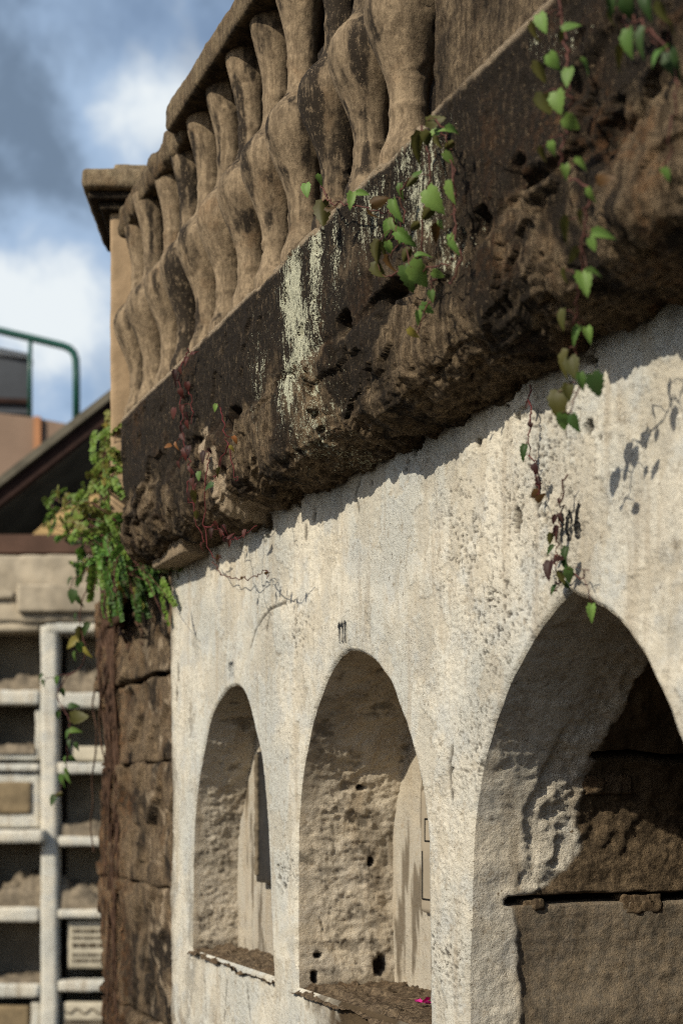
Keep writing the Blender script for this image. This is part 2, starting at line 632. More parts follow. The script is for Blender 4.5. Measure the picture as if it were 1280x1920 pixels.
# (pixel x, pixel y, half width along the wall, half height, depth)
PITS = [(968, 975, .013, .022, .022), (523, 1628, .006, .010, .02), (530, 1634, .006, .012, .02), (526, 1648, .010, .010, .024),
        (535, 1662, .008, .010, .008), (1098, 800, .012, .014, .02), (898, 830, .008, .008, .01), (590, 965, .010, .020, .004),
        (574, 1000, .008, .022, .004), (336, 1262, .012, .035, .006), (333, 1300, .012, .030, .006), (848, 1447, .005, .010, .012),
        (575, 1880, .012, .02, .02), (1003, 925, .013, .018, .012), (1005, 940, .01, .014, .010), (566, 1815, .02, .02, .02),
        (760, 880, .006, .006, .006), (695, 905, .006, .006, .006), (620, 1790, .004, .006, .006), (1120, 820, .006, .006, .005)]
PITS = [(*WP(a, b), c, d, e) for a, b, c, d, e in PITS]
CRACKS = [[(536, 1130), (505, 1142), (490, 1160), (478, 1185), (470, 1215)], [(505, 1142), (498, 1180)], [(680, 885), (665, 925), (672, 960)],
          [(848, 1400), (842, 1450), (848, 1500)], [(380, 1830), (385, 1910)], [(425, 1840), (420, 1915)], [(463, 1850), (470, 1915)],
          [(1040, 1000), (1060, 1060), (1050, 1100)]]
CRACKS = [[WP(*p) for p in c] for c in CRACKS]


def seg_dist(Y, Z, pts):
    d = np.full(len(Y), 9.0)
    for (y0, z0), (y1, z1) in zip(pts[:-1], pts[1:]):
        vy, vz = y1 - y0, z1 - z0
        t = np.clip(((Y - y0) * vy + (Z - z0) * vz) / (vy * vy + vz * vz + 1e-12), 0, 1)
        d = np.minimum(d, np.hypot(Y - y0 - t * vy, Z - z0 - t * vz))
    return d


def flake_mask(Y, Z):
    q = np.stack([np.zeros_like(Y), Y, Z], 1)
    return sstep(0.12, 0.145, fbm(q, (1, 5.5, 4.2), 6, 0.62, off=71)) * sstep(4.4, 4.2, Y)


def wall_field(Y, Z):
    """offset of the plaster into the wall (+) or out of it (-), and its dirt"""
    q = np.stack([np.zeros_like(Y), Y, Z], 1)
    d = 0.009 * fbm(q, 2.2, 3) + 0.0018 * fbm(q, 10, 3, off=3)
    rough = 0.35 + 1.1 * sstep(-0.15, 0.35, fbm(q, 3.0, 3, off=31)) + 0.5 * sstep(3.0, 2.2, Y)
    d = d + 0.0021 * rough * fbm(q, (85, 95, 80), 3, 0.7, off=11)
    lay = flake_mask(Y, Z)      # spalled skins of limewash
    d = d + 0.0022 * lay
    drip = sstep(0.1, 0.5, fbm(q, (1, 26, 3), 3, off=5))
    d = d - 0.0009 * drip
    dirt = np.zeros_like(Y)
    for (y, z, ry, rz, dep) in PITS:
        wob = 0.28 * fbm(np.stack([np.zeros_like(Y), Y, Z], 1)[:], 55, 2) if False else 0.0
        rr = np.hypot((Y - y) / ry, (Z - z) / rz)
        near = rr < 2.0
        if near.any():
            k = np.zeros_like(Y)
            wb = 0.45 * fbm(q[near], 60, 2, off=y)
            k[near] = sstep(1.15, 0.75, rr[near] + wb)
            d = d + dep * k
            dirt = np.maximum(dirt, k * min(1.0, dep / 0.012 + 0.35))
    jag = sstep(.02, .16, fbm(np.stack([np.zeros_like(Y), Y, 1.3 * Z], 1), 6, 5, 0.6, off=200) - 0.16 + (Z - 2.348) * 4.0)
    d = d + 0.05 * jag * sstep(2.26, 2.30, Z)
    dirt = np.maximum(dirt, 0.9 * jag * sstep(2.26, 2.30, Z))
    zone = np.zeros_like(Y)
    for (px, py, r) in [(1000, 960, .20), (930, 1150, .16), (870, 1000, .14), (1020, 830, .12), (900, 1400, .12), (560, 1180, .10), (540, 1640, .08), (830, 1800, .12)]:
        c = WP(px, py)
        zone = np.maximum(zone, np.exp(-((Y - c[0]) ** 2 + (Z - c[1]) ** 2) / (r * r)))
    pit = sstep(0.30, 0.46, fbm(q, (80, 95, 80), 4, 0.7, off=131) * (.7 + .5 * sstep(-.2, .3, fbm(q, 20, 3, off=133))) + 0.28 * zone - 0.14) * (0.25 + 0.75 * zone)
    d = d + 0.0035 * pit
    dirt = np.maximum(dirt, 0.85 * pit * sstep(.1, .5, zone))
    for c in CRACKS:
        dd = seg_dist(Y, Z, c) + 0.004 * fbm(q, 45, 2, off=17)
        k = sstep(0.006, 0.002, dd)
        d = d + 0.004 * k
        dirt = np.maximum(dirt, 0.75 * k)
    return d, dirt


def build_wall():
    ys = np.concatenate([np.linspace(0.2, 1.60, 60)[:-1], np.arange(1.60, 4.521, 0.0056)])
    zs = np.concatenate([np.linspace(0.0, 0.80, 40)[:-1], np.arange(0.80, 2.42, 0.0032)])
    Yg, Zg = np.meshgrid(ys, zs, indexing='ij')
    n, m = Yg.shape
    Y, Z = Yg.ravel().copy(), Zg.ravel().copy()
    sdall = np.full(len(Y), 9.0)
    for A in ARCH:
        P = A['P']
        box = (np.abs(Y - A['yc']) < A['a'] + 0.06) & (Z > A['zs'] - 0.06) & (Z < A['zsp'] + A['rise'] + 0.09)
        I = np.where(box)[0]
        C = np.concatenate([P, np.stack([np.linspace(P[-1, 0], P[0, 0], 160), np.full(160, A['zs'])], 1)])
        C2 = np.roll(C, -1, 0)
        best = np.full(len(I), 9.0); cy = np.zeros(len(I)); cz = np.zeros(len(I)); cross = np.zeros(len(I), int)
        y, z = Y[I], Z[I]
        for (y0, z0), (y1, z1) in zip(C, C2):
            vy, vz = y1 - y0, z1 - z0
            L = vy * vy + vz * vz
            if L < 1e-14:
                continue
            t = np.clip(((y - y0) * vy + (z - z0) * vz) / L, 0, 1)
            ay, az = y0 + t * vy, z0 + t * vz
            d = np.hypot(y - ay, z - az)
            k = d < best
            best[k] = d[k]; cy[k] = ay[k]; cz[k] = az[k]
            c = ((z0 > z) != (z1 > z)) & (y < (y1 - y0) * (z - z0) / ((z1 - z0) or 1e-12) + y0)
            cross += c
        inside = cross % 2 == 1
        sd = np.where(inside, -best, best)
        snap = np.abs(sd) < 0.0036
        Y[I] = np.where(snap, cy, y); Z[I] = np.where(snap, cz, z)
        sd = np.where(snap, 0.0, sd)
        sdall[I] = np.where(np.abs(sd) < np.abs(sdall[I]), sd, sdall[I])
    q = grid_faces(n, m)
    keep = ~((sdall[q].max(1) <= 0.0) | (sdall[q].mean(1) < -0.001))
    q = q[keep]
    d, dirt = wall_field(Y, Z)
    sdc = np.clip(sdall, 0, R_EDGE)
    rnd = R_EDGE - np.sqrt(np.maximum(R_EDGE ** 2 - (R_EDGE - sdc) ** 2, 0))
    fade = sstep(0, 0.03, np.clip(sdall, 0, 1))
    X = XW + d * (0.15 + 0.85 * fade) + rnd
    # ragged far edge of the plaster, turning in to the stone
    e = np.stack([np.zeros_like(Z), np.zeros_like(Z), Z], 1)
    off = 0.028 * fbm(e, 5, 4, off=40) + 0.012 * fbm(e, 30, 3, off=44)
    k = np.clip((Y - 4.30) / 0.22, 0, 1)
    Y = Y + k * off
    X = X + 0.05 * sstep(0.90, 1.0, k) ** 2
    stain = np.zeros_like(Y)
    # damp brown stain under the middle sill, dust under the cornice
    qq = np.stack([np.zeros_like(Y), Y, Z], 1)
    nz = fbm(qq, 14, 4, 0.6, off=90)
    A = ARCH[1]
    stain = np.maximum(stain, sstep(0.30, 0.12, np.hypot((Y - A['yc'] + .06) / 1.3, (Z - A['zs'] + 0.03)) + 0.12 * nz) * (Z < A['zs'] + .003) * (np.abs(Y - A['yc'] + .02) < 0.335 + 0.05 * nz))
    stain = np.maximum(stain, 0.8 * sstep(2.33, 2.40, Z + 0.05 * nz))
    stain = np.maximum(stain, 0.65 * sstep(4.44, 4.52, Y + 0.05 * nz))
    raw = sstep(0.10, 0.16, nz + 0.0 * Z) * sstep(1.02, 0.86, Z) * 0.5
    V = np.stack([X, Y, Z], 1)
    lay = flake_mask(Y, Z)
    rim = 4 * lay * (1 - lay)
    dirt = np.maximum(dirt, 0.35 * rim * (fbm(qq, 8, 3, off=95) > -0.05))
    root = empty('niche_wall', (XW, 2.6, 0))
    tag(root, 'white limewashed burial wall with three arched niches under the stone cornice', 'wall')
    used = np.unique(q)
    remap = np.full(len(V), -1); remap[used] = np.arange(len(used))
    mesh_np('plaster_face', V[used], [remap[q]], M['plaster'], root, loc=(XW, 2.6, 0),
            attrs=dict(flake=lay[used], dirt=dirt[used], stain=stain[used], rawstone=raw[used]))
    return root


WALL = build_wall()
WLOC = np.array([XW, 2.6, 0])


def build_niche(A, idx):
    P = A['P']
    d = np.hypot(*(np.diff(P, axis=0).T))
    s = np.concatenate([[0], np.cumsum(d)])
    n = int(s[-1] / 0.0042)
    t = np.linspace(0, s[-1], n)
    y = np.interp(t, s, P[:, 0]); z = np.interp(t, s, P[:, 1])
    ty, tz = np.gradient(y), np.gradient(z)
    L = np.hypot(ty, tz)
    ny, nz = -tz / L, ty / L                     # pointing out of the opening, into the masonry
    c = np.array([A['yc'], A['zsp']])
    flip = ((y - c[0]) * ny + (z - c[1]) * nz).mean() < 0
    if flip:
        ny, nz = -ny, -nz
    w0 = R_EDGE - 0.003
    ws = np.arange(w0, A['depth'] + 0.012, 0.0045 if A['depth'] < 0.5 else 0.0055)
    Yg, Wg = np.meshgrid(y, ws, indexing='ij'); Zg = np.repeat(z[:, None], len(ws), 1)
    NY = np.repeat(ny[:, None], len(ws), 1).ravel(); NZ = np.repeat(nz[:, None], len(ws), 1).ravel()
    Y, Z, W = Yg.ravel(), Zg.ravel(), Wg.ravel()
    q = np.stack([W, Y, Z], 1)
    h = Z - EYE
    fade = sstep(w0, w0 + 0.03, W)
    lump = 0.010 * fbm(q, 5, 3, off=idx * 7) + 0.0048 * fbm(q, (30, 30, 30), 4, 0.62, off=idx * 5) + 0.0032 * fbm(q, 80, 3, 0.6, off=2)
    side = sstep(0.0, 0.1, np.abs(NY))
    raw = np.zeros_like(Y); stain = np.zeros_like(Y); dirt = np.zeros_like(Y)
    disp = lump * 0.9
    if idx in (1, 2):
        ridge = fbm(q, (12, 12, 20), 4, 0.6, off=idx * 3)
        disp = disp + 0.0045 * np.abs(ridge) * 2
        dirt = np.maximum(dirt, 0.8 * sstep(0.22, 0.38, ridge) * 0.6)
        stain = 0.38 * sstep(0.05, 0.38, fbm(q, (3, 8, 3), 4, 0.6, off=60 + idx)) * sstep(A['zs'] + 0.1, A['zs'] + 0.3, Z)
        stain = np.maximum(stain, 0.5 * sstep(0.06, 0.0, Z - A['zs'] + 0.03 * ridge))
        lit_edge = sstep(0.25, 0.1, W / A['depth'] + 0.15 * fbm(q, 12, 3, off=8))
        disp = np.where(W / A['depth'] < 0.35, disp * (0.45 + 0.5 * sstep(0.1, .35, W / A['depth'])), disp)
        if idx == 2:      # holes and cracks low in the middle niche
            for (w_, z_, rw, rz, dep) in [(0.235, -0.435, .022, .028, .03), (0.05, -.455, .012, .016, .02), (0.06, -.40, .014, .008, .012), (0.17, .03, .012, .006, .02), (.21, -.16, .010, .012, .015)]:
                rr = np.hypot((W - w_) / rw, (h - z_) / rz) + 0.4 * fbm(q, 45, 2, off=4)
                k = sstep(1.1, 0.7, rr) * (NY > 0)
                disp = disp + dep * k; dirt = np.maximum(dirt, k)
            for pts in ([(.20, -.10), (.212, -.2), (.222, -.3), (.213, -.36)], [(.08, -.27), (.065, -.3), (.075, -.34)]):
                dd = seg_dist(W, h, pts) + 0.003 * fbm(q, 40, 2, off=9)
                k = sstep(0.004, 0.001, dd) * (NY > 0) * sstep(-.2, .2, fbm(q, 30, 2, off=19))
                disp = disp + 0.003 * k; dirt = np.maximum(dirt, 0.5 * k)
    else:
        e = np.stack([np.zeros_like(Z), np.zeros_like(Z), Z], 1)
        edge1 = np.interp(h, [-.9, -.45, -.30, -.215, -.20, -.19, -.06, 0.03, 0.10, 0.2, .5], [.135, .125, .115, .105, .07, .115, .112, .125, .155, .18, .2])
        edge1 = edge1 + 0.020 * fbm(e, 9, 5, 0.55, off=3)
        edge2 = np.interp(h, [-.9, -.21, -.2, -.175, -.14, -.10, .02, .12, .2, .5], [.0, .0, .12, .17, .215, .235, .245, .265, .28, .3])
        edge2 = edge2 + 0.035 * fbm(e, 9, 5, 0.58, off=13)
        p1 = sstep(0.0065, -0.0065, W - edge1)
        p2 = sstep(0.008, -0.008, W - edge2)
        p = np.maximum(p1, p2)
        rough_st = (0.013 * fbm(q, 6, 3, 0.5, off=50) + 0.0045 * fbm(q, 34, 4, 0.62, off=52)) * (0.55 + 0.9 * sstep(-.2, .0, h))
        scratch = 0.010 * fbm(q, 24, 4, 0.62, off=21) + 0.003
        disp = 0.006 + rough_st
        disp = disp + (scratch - disp) * p2
        disp = disp + (lump * 0.5 - disp) * p1
        # joints between the blocks of the far jamb
        for (zj, th, dep, ws_) in [(-.200, .007, .035, .085), (.085, .006, .03, .25), (-.55, .007, .03, .13)]:
            wob = 0.007 * fbm(q, (9, 9, 1), 3, off=zj * 10)
            k = sstep(th + 0.004, th * 0.6, np.abs(h - zj + wob)) * sstep(ws_ - 0.01, ws_ + 0.01, W) * (1 - p1)
            disp = disp + dep * k; dirt = np.maximum(dirt, k)
        raw = 1 - p
        rough_low = sstep(-.195, -.21, h)
        raw = raw * (1 - 0.16 * rough_low)
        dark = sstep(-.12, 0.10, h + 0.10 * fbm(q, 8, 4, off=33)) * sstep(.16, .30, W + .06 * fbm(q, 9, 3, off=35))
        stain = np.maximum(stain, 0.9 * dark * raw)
        side2 = (NY > 0)
        disp = np.where(side2, disp, lump * 0.6 + 0.02 * (1 - p))
    disp = disp * fade
    Y2 = Y + NY * disp; Z2 = Z + NZ * disp
    V = np.stack([XW + W, Y2, Z2], 1)
    name = 'burial_niche'
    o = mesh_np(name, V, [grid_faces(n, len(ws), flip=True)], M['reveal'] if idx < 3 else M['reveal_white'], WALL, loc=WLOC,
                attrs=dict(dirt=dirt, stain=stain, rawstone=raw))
    # back panel
    xb = XW + A['depth']
    gy = np.linspace(A['yc'] - A['a'] - 0.03, A['yc'] + A['a'] + 0.03, 120)
    gz = np.linspace(A['zs'] - 0.02, A['zsp'] + A['rise'] + 0.03, 150)
    BY, BZ = np.meshgrid(gy, gz, indexing='ij')
    q = np.stack([np.zeros(BY.size), BY.ravel(), BZ.ravel()], 1)
    rel = (A['yc'] + A['a'] - BY.ravel())
    bx = xb + 0.005 * fbm(q, 5, 3, off=idx) + 0.0012 * fbm(q, (1, 40, 8), 3, off=idx)
    if idx < 3:
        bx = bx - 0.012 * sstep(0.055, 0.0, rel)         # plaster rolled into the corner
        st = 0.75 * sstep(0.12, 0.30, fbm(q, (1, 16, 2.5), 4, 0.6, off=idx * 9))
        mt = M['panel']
    else:
        bx = bx + 0.03 * fbm(q, 8, 4)
        st = np.full(BY.size, 0.9)
        mt = M['sill']
    mesh_np('back_panel', np.stack([bx, BY.ravel(), BZ.ravel()], 1), [grid_faces(120, 150)], mt, o, loc=WLOC, attrs=dict(stain=st, mould=np.full(BY.size, 0.8)))
    # sill: crumbling mortar bed
    gy = np.linspace(A['yc'] - A['a'] + (-0.01), A['yc'] + A['a'] + 0.012, 160)
    gx = np.linspace(-0.012, A['depth'] + 0.01, 70)
    SX, SY = np.meshgrid(gx, gy, indexing='ij')
    q = np.stack([SX.ravel(), SY.ravel(), np.zeros(SX.size)], 1)
    sag = sstep(0.05, -0.012, SX.ravel())
    z0 = A['zs'] + 0.004 + 0.010 * facets(q, (26, 7, 1), 0.7, off=idx) + 0.008 * fbm(q, (26, 6, 1), 4, 0.6, off=idx) + 0.008 * fbm(q, 40, 3, off=idx) - 0.016 * sag
    xs_ = XW + SX.ravel() + sag * 0.006 * fbm(q, 20, 3, off=5)
    mesh_np('sill', np.stack([xs_, SY.ravel(), z0], 1), [grid_faces(70, 160)], M['sill'], o, loc=WLOC,
            attrs=dict(mould=np.full(SX.size, 0.0 + 0.04 * idx)))
    return o


NICHES = [build_niche(A, i + 1) for i, A in enumerate(ARCH)]


def stone_at(name, px, py, wpx, hpx, w, parent, seed, thick=0.05):
    """small wedge stone let into the far jamb of the open niche"""
    Y0 = float(np.interp(on_x(880, py, XW)[2], ARCH[2]['P'][:120, 1], ARCH[2]['P'][:120, 0]))
    p = on_y(px, py, Y0 + 0.006)
    k = depth_of(p) / F
    # along the jamb the depth axis is foreshortened by cos
    a = (p[0] - wpx * k * 0.5 / 0.86, Y0 + 0.004, p[2] - hpx * k * 0.5)
    b = (p[0] + wpx * k * 0.5 / 0.86, Y0 + thick, p[2] + hpx * k * 0.5)
    V, f = rbox(a, b, 0.005, 0.005, 0.003, 40, 3, 0.004, 12, off=seed)
    cc = V.mean(0)
    V = V + (V - cc) / (np.linalg.norm(V - cc, axis=1, keepdims=True) + 1e-6) * (0.006 * facets(V, 26, 0.9, off=seed))[:, None]
    return mesh_np(name, V, f, M['block'], parent, loc=WLOC, attrs=dict(mould=np.full(len(V), -0.15)))


stone_at('wedge_stone', 1138, 1471, 92, 36, 0, NICHES[2], 3)
stone_at('wedge_stone', 1203, 1694, 74, 36, 0, NICHES[2], 5)
stone_at('wedge_stone', 1000, 1697, 40, 20, 0, NICHES[2], 8, 0.04)

# painted niche numbers: brushed strokes that lie on the plaster
GL = {'1': [[(.1, .75), (.5, 1.0), (.5, 0)]],
      '0': [[(.5, 1), (.15, .8), (.1, .4), (.3, .02), (.6, .0), (.85, .3), (.85, .7), (.6, .98), (.5, 1)]],
      '6': [[(.75, 1.15), (.4, .85), (.15, .4), (.3, .05), (.65, .0), (.85, .25), (.7, .5), (.4, .5), (.2, .3)]]}


def painted_number(txt, px, py, hgt, pitch, wd):
    c = WP(px, py)
    mb = MB()
    n = len(txt)
    for i, ch in enumerate(txt):
        y0 = c[0] + (n / 2 - i) * pitch
        for st in GL[ch]:
            pts = np.array([(y0 - a * pitch * 0.82, c[1] + (b - .5) * hgt) for a, b in st])
            s = np.concatenate([[0], np.cumsum(np.hypot(*np.diff(pts, axis=0).T))])
            k = max(12, int(s[-1] / 0.0025))
            t = np.linspace(0, s[-1], k)
            y = np.interp(t, s, pts[:, 0]); z = np.interp(t, s, pts[:, 1])
            ty, tz = np.gradient(y), np.gradient(z)
            L = np.hypot(ty, tz) + 1e-9
            wv = wd * 0.5 * (0.8 + 0.35 * np.sin(np.linspace(0, 5, k) + i))
            rows = []
            for off in (-1, -0.33, 0.33, 1):
                yy, zz = y - tz / L * wv * off, z + ty / L * wv * off
                dd, _ = wall_field(yy, zz)
                rows.append(np.stack([XW + dd - 0.0034, yy, zz], 1))
            V = np.stack(rows, 1).reshape(-1, 3)
            mb.add(V, grid_faces(k, 4))
    return mb.build('painted_number', M['ink'], WALL, loc=WLOC)


painted_number('111', 436, 1254, 0.044, 0.017, 0.0035)['label'] = 'faded black painted 111 above the far arch'
painted_number('110', 646, 1185, 0.048, 0.0175, 0.0052)['label'] = 'black painted 110 above the middle arch'
painted_number('106', 1068, 984, 0.050, 0.024, 0.0085)['label'] = 'black painted 106 above the near arch'

# ------------------------------------------------------------------ memorial plaques in the two far niches
black_marble = m_flat('black_marble', (0.022, 0.020, 0.019), 0.35, 0.4, 12, 0.1, 0.5)
chip = m_flat('chipped_edge', (0.20, 0.16, 0.11), 0.9, 0.5, 30, 0.5)
grey_slab = m_flat('grey_slab', (0.34, 0.29, 0.22), 0.7, 0.2, 6, 0.1)


def plaque1():
    A = ARCH[0]
    xb = XW + A['depth']
    a = on_x(480, 1410, xb - 0.03); b = on_x(487, 1655, xb - 0.03)
    y1 = on_x(482, 1500, xb - 0.03)[1]
    z1, z0 = a[2], b[2]
    y0 = y1 - 0.36
    root = empty('memorial_plaque', (xb, (y0 + y1) / 2, z0))
    tag(root, 'black marble plaque with a chipped rim inside the far arched niche', 'plaque', 'memorial plaques inside the niches')
    L = np.array(root.location)
    V, f = rbox((xb - 0.034, y0, z0), (xb + 0.004, y1, z1), 0.012, 0.004, 0.002, 30)
    mesh_np('slab', V, f, black_marble, root, loc=L)
    V1, f1 = rbox((xb - 0.042, y1 - 0.024, z0 + .02), (xb - 0.030, y1 - 0.003, z1 - .01), 0.005, 0.004, 0.005, 40)
    mesh_np('rim', V1, f1, chip, root, loc=L)


def plaque2():
    A = ARCH[1]
    xb = XW + A['depth']
    y1 = on_x(788, 1600, xb - 0.02)[1]
    z1 = on_x(790, 1480, xb - 0.02)[2]; z0 = on_x(792, 1712, xb - 0.02)[2]
    y0 = y1 - 0.34
    root = empty('memorial_plaque', (xb, (y0 + y1) / 2, z0))
    tag(root, 'pale grey plaque with a thin incised border inside the middle arched niche', 'plaque', 'memorial plaques inside the niches')
    L = np.array(root.location)
    V, f = rbox((xb - 0.022, y0, z0), (xb + 0.004, y1, z1), 0.012, 0.010, 0.001, 20)
    mesh_np('slab', V, f, grey_slab, root, loc=L)
    mb = MB()
    for (p0, p1, q0, q1) in ((y0 + .03, y1 - .02, z0 + .05, z0 + .12), ):
        pass
    yb, zb, zt, zm = y1 - 0.016, z0 + 0.045, z0 + 0.30, z0 + 0.20
    for ya, za, yb2, zb2 in ((y1 - .016, z0 + .035, y1 - .016, z0 + .155), (y1 - .30, z0 + .035, y1 - .016, z0 + .035),
                             (y1 - .03, z0 + .18, y1 - .03, z0 + .235), (y1 - .30, z0 + .235, y1 - .03, z0 + .235), (y1 - .30, z0 + .18, y1 - .03, z0 + .18)):
        mb.tube([(xb - 0.0225, ya, za), (xb - 0.0225, yb2, zb2)], 0.0022, 6)
    mb.build('border_line', M['ink'], root, loc=L)


plaque1(); plaque2()

# pink petal on the middle sill
pm = m_flat('pink_petal', (0.55, 0.03, 0.24), 0.6, 0.2, 60, 0.1)
pp = on_x(796, 1868, XW + 0.13)
pz = ARCH[1]['zs'] + 0.012
mb = MB()
for k in range(4):
    a0 = k * 1.7
    vs, fs = [], []
    for i in range(5):
        for j in range(5):
            u, v_ = i / 4 - .5, j / 4 - .5
            r = 0.011
            x = r * u * 2 * (1 - 0.5 * abs(v_)); y = r * v_ * 2 * (1 - 0.4 * abs(u))
            z = 0.006 * (u * u + v_ * v_) * 2 + 0.004 * k * (u + .5)
            ca, sa = math.cos(a0), math.sin(a0)
            cx, cy = 0.009 * math.cos(a0 * 1.3), 0.022 * math.sin(a0 * 1.3)
            vs.append((x * ca - y * sa + cx, x * sa + y * ca + cy, z + 0.001))
    mb.add(vs, grid_faces(5, 5))
o = mb.build('petal', pm, smooth=True)
o.location = (pp[0], pp[1], pz)
tag(o, 'bright pink fallen flower petals on the dirty sill of the middle niche', 'petal')

# ------------------------------------------------------------------ the stone cornice
def resample(pts, step):
    pts = np.array(pts, float)
    s = np.concatenate([[0], np.cumsum(np.hypot(*np.diff(pts, axis=0).T))])
    n = int(s[-1] / step) + 1
    t = np.linspace(0, s[-1], n)
    return np.stack([np.interp(t, s, pts[:, 0]), np.interp(t, s, pts[:, 1])], 1)


def build_cornice():
    prof = [(1.62, 1.225), (1.30, 1.236), (1.175, 1.240), (1.160, 1.239), (1.152, 1.235), (1.148, 1.226), (1.150, 1.15), (1.154, 1.03), (1.156, .985), (1.160, .968),
            (1.153, .950), (1.150, .92), (1.152, .87), (1.159, .83), (1.176, .80), (1.205, .780), (1.25, .765), (1.335, .752), (1.45, .752)]
    pr = resample(prof, 0.0036)
    for _ in range(6):
        pr[1:-1] = 0.25 * pr[:-2] + 0.5 * pr[1:-1] + 0.25 * pr[2:]
    T = np.gradient(pr, axis=0)
    T /= np.linalg.norm(T, axis=1, keepdims=True)
    N = np.stack([T[:, 1], -T[:, 0]], 1)       # outward
    if N[len(N) // 2, 0] > 0:
        N = -N
    ys = np.concatenate([np.linspace(0.2, 1.45, 50)[:-1], np.arange(1.45, 4.535, 0.0058)])
    n, m = len(ys), len(pr)
    Y = np.repeat(ys, m)
    X = np.tile(pr[:, 0], n); Z = np.tile(pr[:, 1], n)
    NX = np.tile(N[:, 0], n); NZ = np.tile(N[:, 1], n)
    q = np.stack([X, Y, Z], 1)
    top = sstep(1.0, 1.06, Z)                   # upper fascia
    lower = 1 - sstep(.95, 1.0, Z)
    toprim = sstep(1.205, 1.235, Z)
    yy0 = np.stack([np.zeros_like(Y), Y, 0.25 * Z], 1)
    d = 0.010 * fbm(q, 3.0, 3) * (1 - 0.7 * toprim)
    d = d + 0.0020 * fbm(q, (24, 24, 9), 5, 0.6, off=4) + 0.0024 * fbm(q, (95, 95, 60), 3, 0.65, off=6)
    big = fbm(q, (5, 4.5, 6), 4, 0.55, off=20)
    qw = q + 0.03 * np.stack([fbm(q, 9, 3, off=142), fbm(q, 9, 3, off=143), fbm(q, 9, 3, off=144)], 1)
    chip = facets(qw, (9, 6.5, 5.5), 0.9, off=3) * 0.013 + facets(qw, (30, 26, 12), 0.9, off=9) * 0.0032
    d = d + chip * np.clip(0.42 + 0.75 * (1 - sstep(.93, 1.06, Z + 0.5 * 0.1 * fbm(q, 4, 3, off=145))), 0, 1) * sstep(1.22, 1.18, Z)
    d = d + (1 - top) * 0.005 * fbm(q, (34, 34, 10), 4, 0.62, off=141)
    lip = sstep(.93, .80, Z)
    d = d + lip * (0.006 * fbm(yy0, 17, 4, 0.62, off=150) + 0.016 * fbm(yy0, 5, 5, 0.6, off=151))
    d = d + lower * (0.015 * big + 0.003 * fbm(q, (22, 22, 7), 4, 0.6, off=22))
    # broken strata: plates that step back
    pl = fbm(q, (4, 4.2, 5), 4, 0.5, off=61)
    d = d - lower * 0.012 * sstep(0.08, 0.11, pl) - 0.007 * top * sstep(0.24, 0.28, pl)
    # irregular crevice between the two courses
    yy = np.stack([np.zeros_like(Y), Y, np.zeros_like(Y)], 1)
    zc = .968 + 0.038 * fbm(yy, 2.6, 3, off=8) + 0.014 * fbm(yy, 13, 3, off=9)
    op = sstep(0.0, 0.45, fbm(yy, 3.4, 3, off=15))
    wid = 0.004 + 0.016 * op
    k = sstep(wid * 1.6, wid * 0.5, np.abs(Z - zc + 0.006 * fbm(q, 40, 2, off=3)))
    d = d - k * (0.002 + 0.032 * op)
    # holes
    hole = sstep(0.44, 0.52, fbm(q, (11, 11, 12), 3, 0.55, off=70)) * (0.3 + 0.7 * lower)
    d = d - 0.022 * hole
    # deep cavity and ledge at the near end and below the vines
    CAV = [(745, 850, .07, .03, .05), (880, 780, .05, .025, .05), (560, 945, .05, .025, .04), (905, 690, .05, .035, .035), (640, 605, .035, .022, .04), (1050, 560, .06, .035, .02), (720, 545, .04, .02, .025), (1140, 250, .05, .05, .03), (430, 790, .04, .04, .03),
           (885, 420, .03, .03, .03), (1120, 130, .07, .06, .02), (615, 880, .05, .03, .03), (960, 330, .03, .03, .02)]
    for (px, py, ry, rz, dep) in CAV:
        c = on_x(px, py, 1.15)
        rr = np.hypot((Y - c[1]) / ry, (Z + EYE - c[2]) / rz)
        near = rr < 2
        kk = np.zeros_like(Y)
        kk[near] = sstep(1.2, 0.6, rr[near] + 0.5 * fbm(q[near], 28, 3, off=px * .01))
        d = d - dep * kk
    # bulges: the lumps that stand out of the lower course
    for (px, py, ry, rz, dep) in [(985, 640, .12, .06, .03), (1010, 360, .07, .05, .03), (700, 770, .12, .06, .02), (1190, 420, .12, .07, .045), (500, 860, .12, .06, .012)]:
        c = on_x(px, py, 1.15)
        rr = np.hypot((Y - c[1]) / ry, (Z + EYE - c[2]) / rz)
        d = d + dep * np.exp(-rr ** 2) * (0.7 + 0.6 * fbm(q, 14, 3, off=px * .02))
    under = sstep(-0.2, -0.75, NZ)
    d = d * (1 - 0.35 * under) + under * 0.010 * fbm(q, (40, 5, 20), 4, 0.6, off=160)
    inner = sstep(1.20, 1.45, X) * (Z > 1.1)
    d = d * (1 - 0.8 * inner)
    Xn = X + NX * d; Zn = Z + NZ * d
    # ragged lower lip
    Zn = Zn - 0.012 * lower * fbm(yy, 7, 5, 0.6, off=37) * sstep(0.9, 0.78, Z)
    Zn = Zn - (0.022 * facets(yy, (1, 4.2, 1), 0.5, off=5) + 0.010 * facets(yy, (1, 13, 1), 0.6, off=8)) * lower * sstep(.95, .80, Z)
    Xn = Xn - 0.016 * facets(yy, (1, 5.3, 1), 0.4, off=15) * lip * (1 - under)
    # rounded far end
    e = np.clip((Y - (4.535 - 0.05)) / 0.05, 0, 1)
    Xn = Xn + 0.03 * (1 - np.sqrt(1 - np.minimum(e, .999) ** 2))
    endoff = 0.02 * fbm(np.stack([np.zeros_like(Y), np.zeros_like(Y), Z], 1), 9, 4, off=1)
    Yn = Y + endoff * sstep(4.3, 4.53, Y) + 0.035 * (0.97 - Z) / 0.2 * sstep(4.3, 4.53, Y) * (Z < .97)
    V = np.stack([Xn, Yn, Zn + EYE], 1).reshape(n, m, 3)
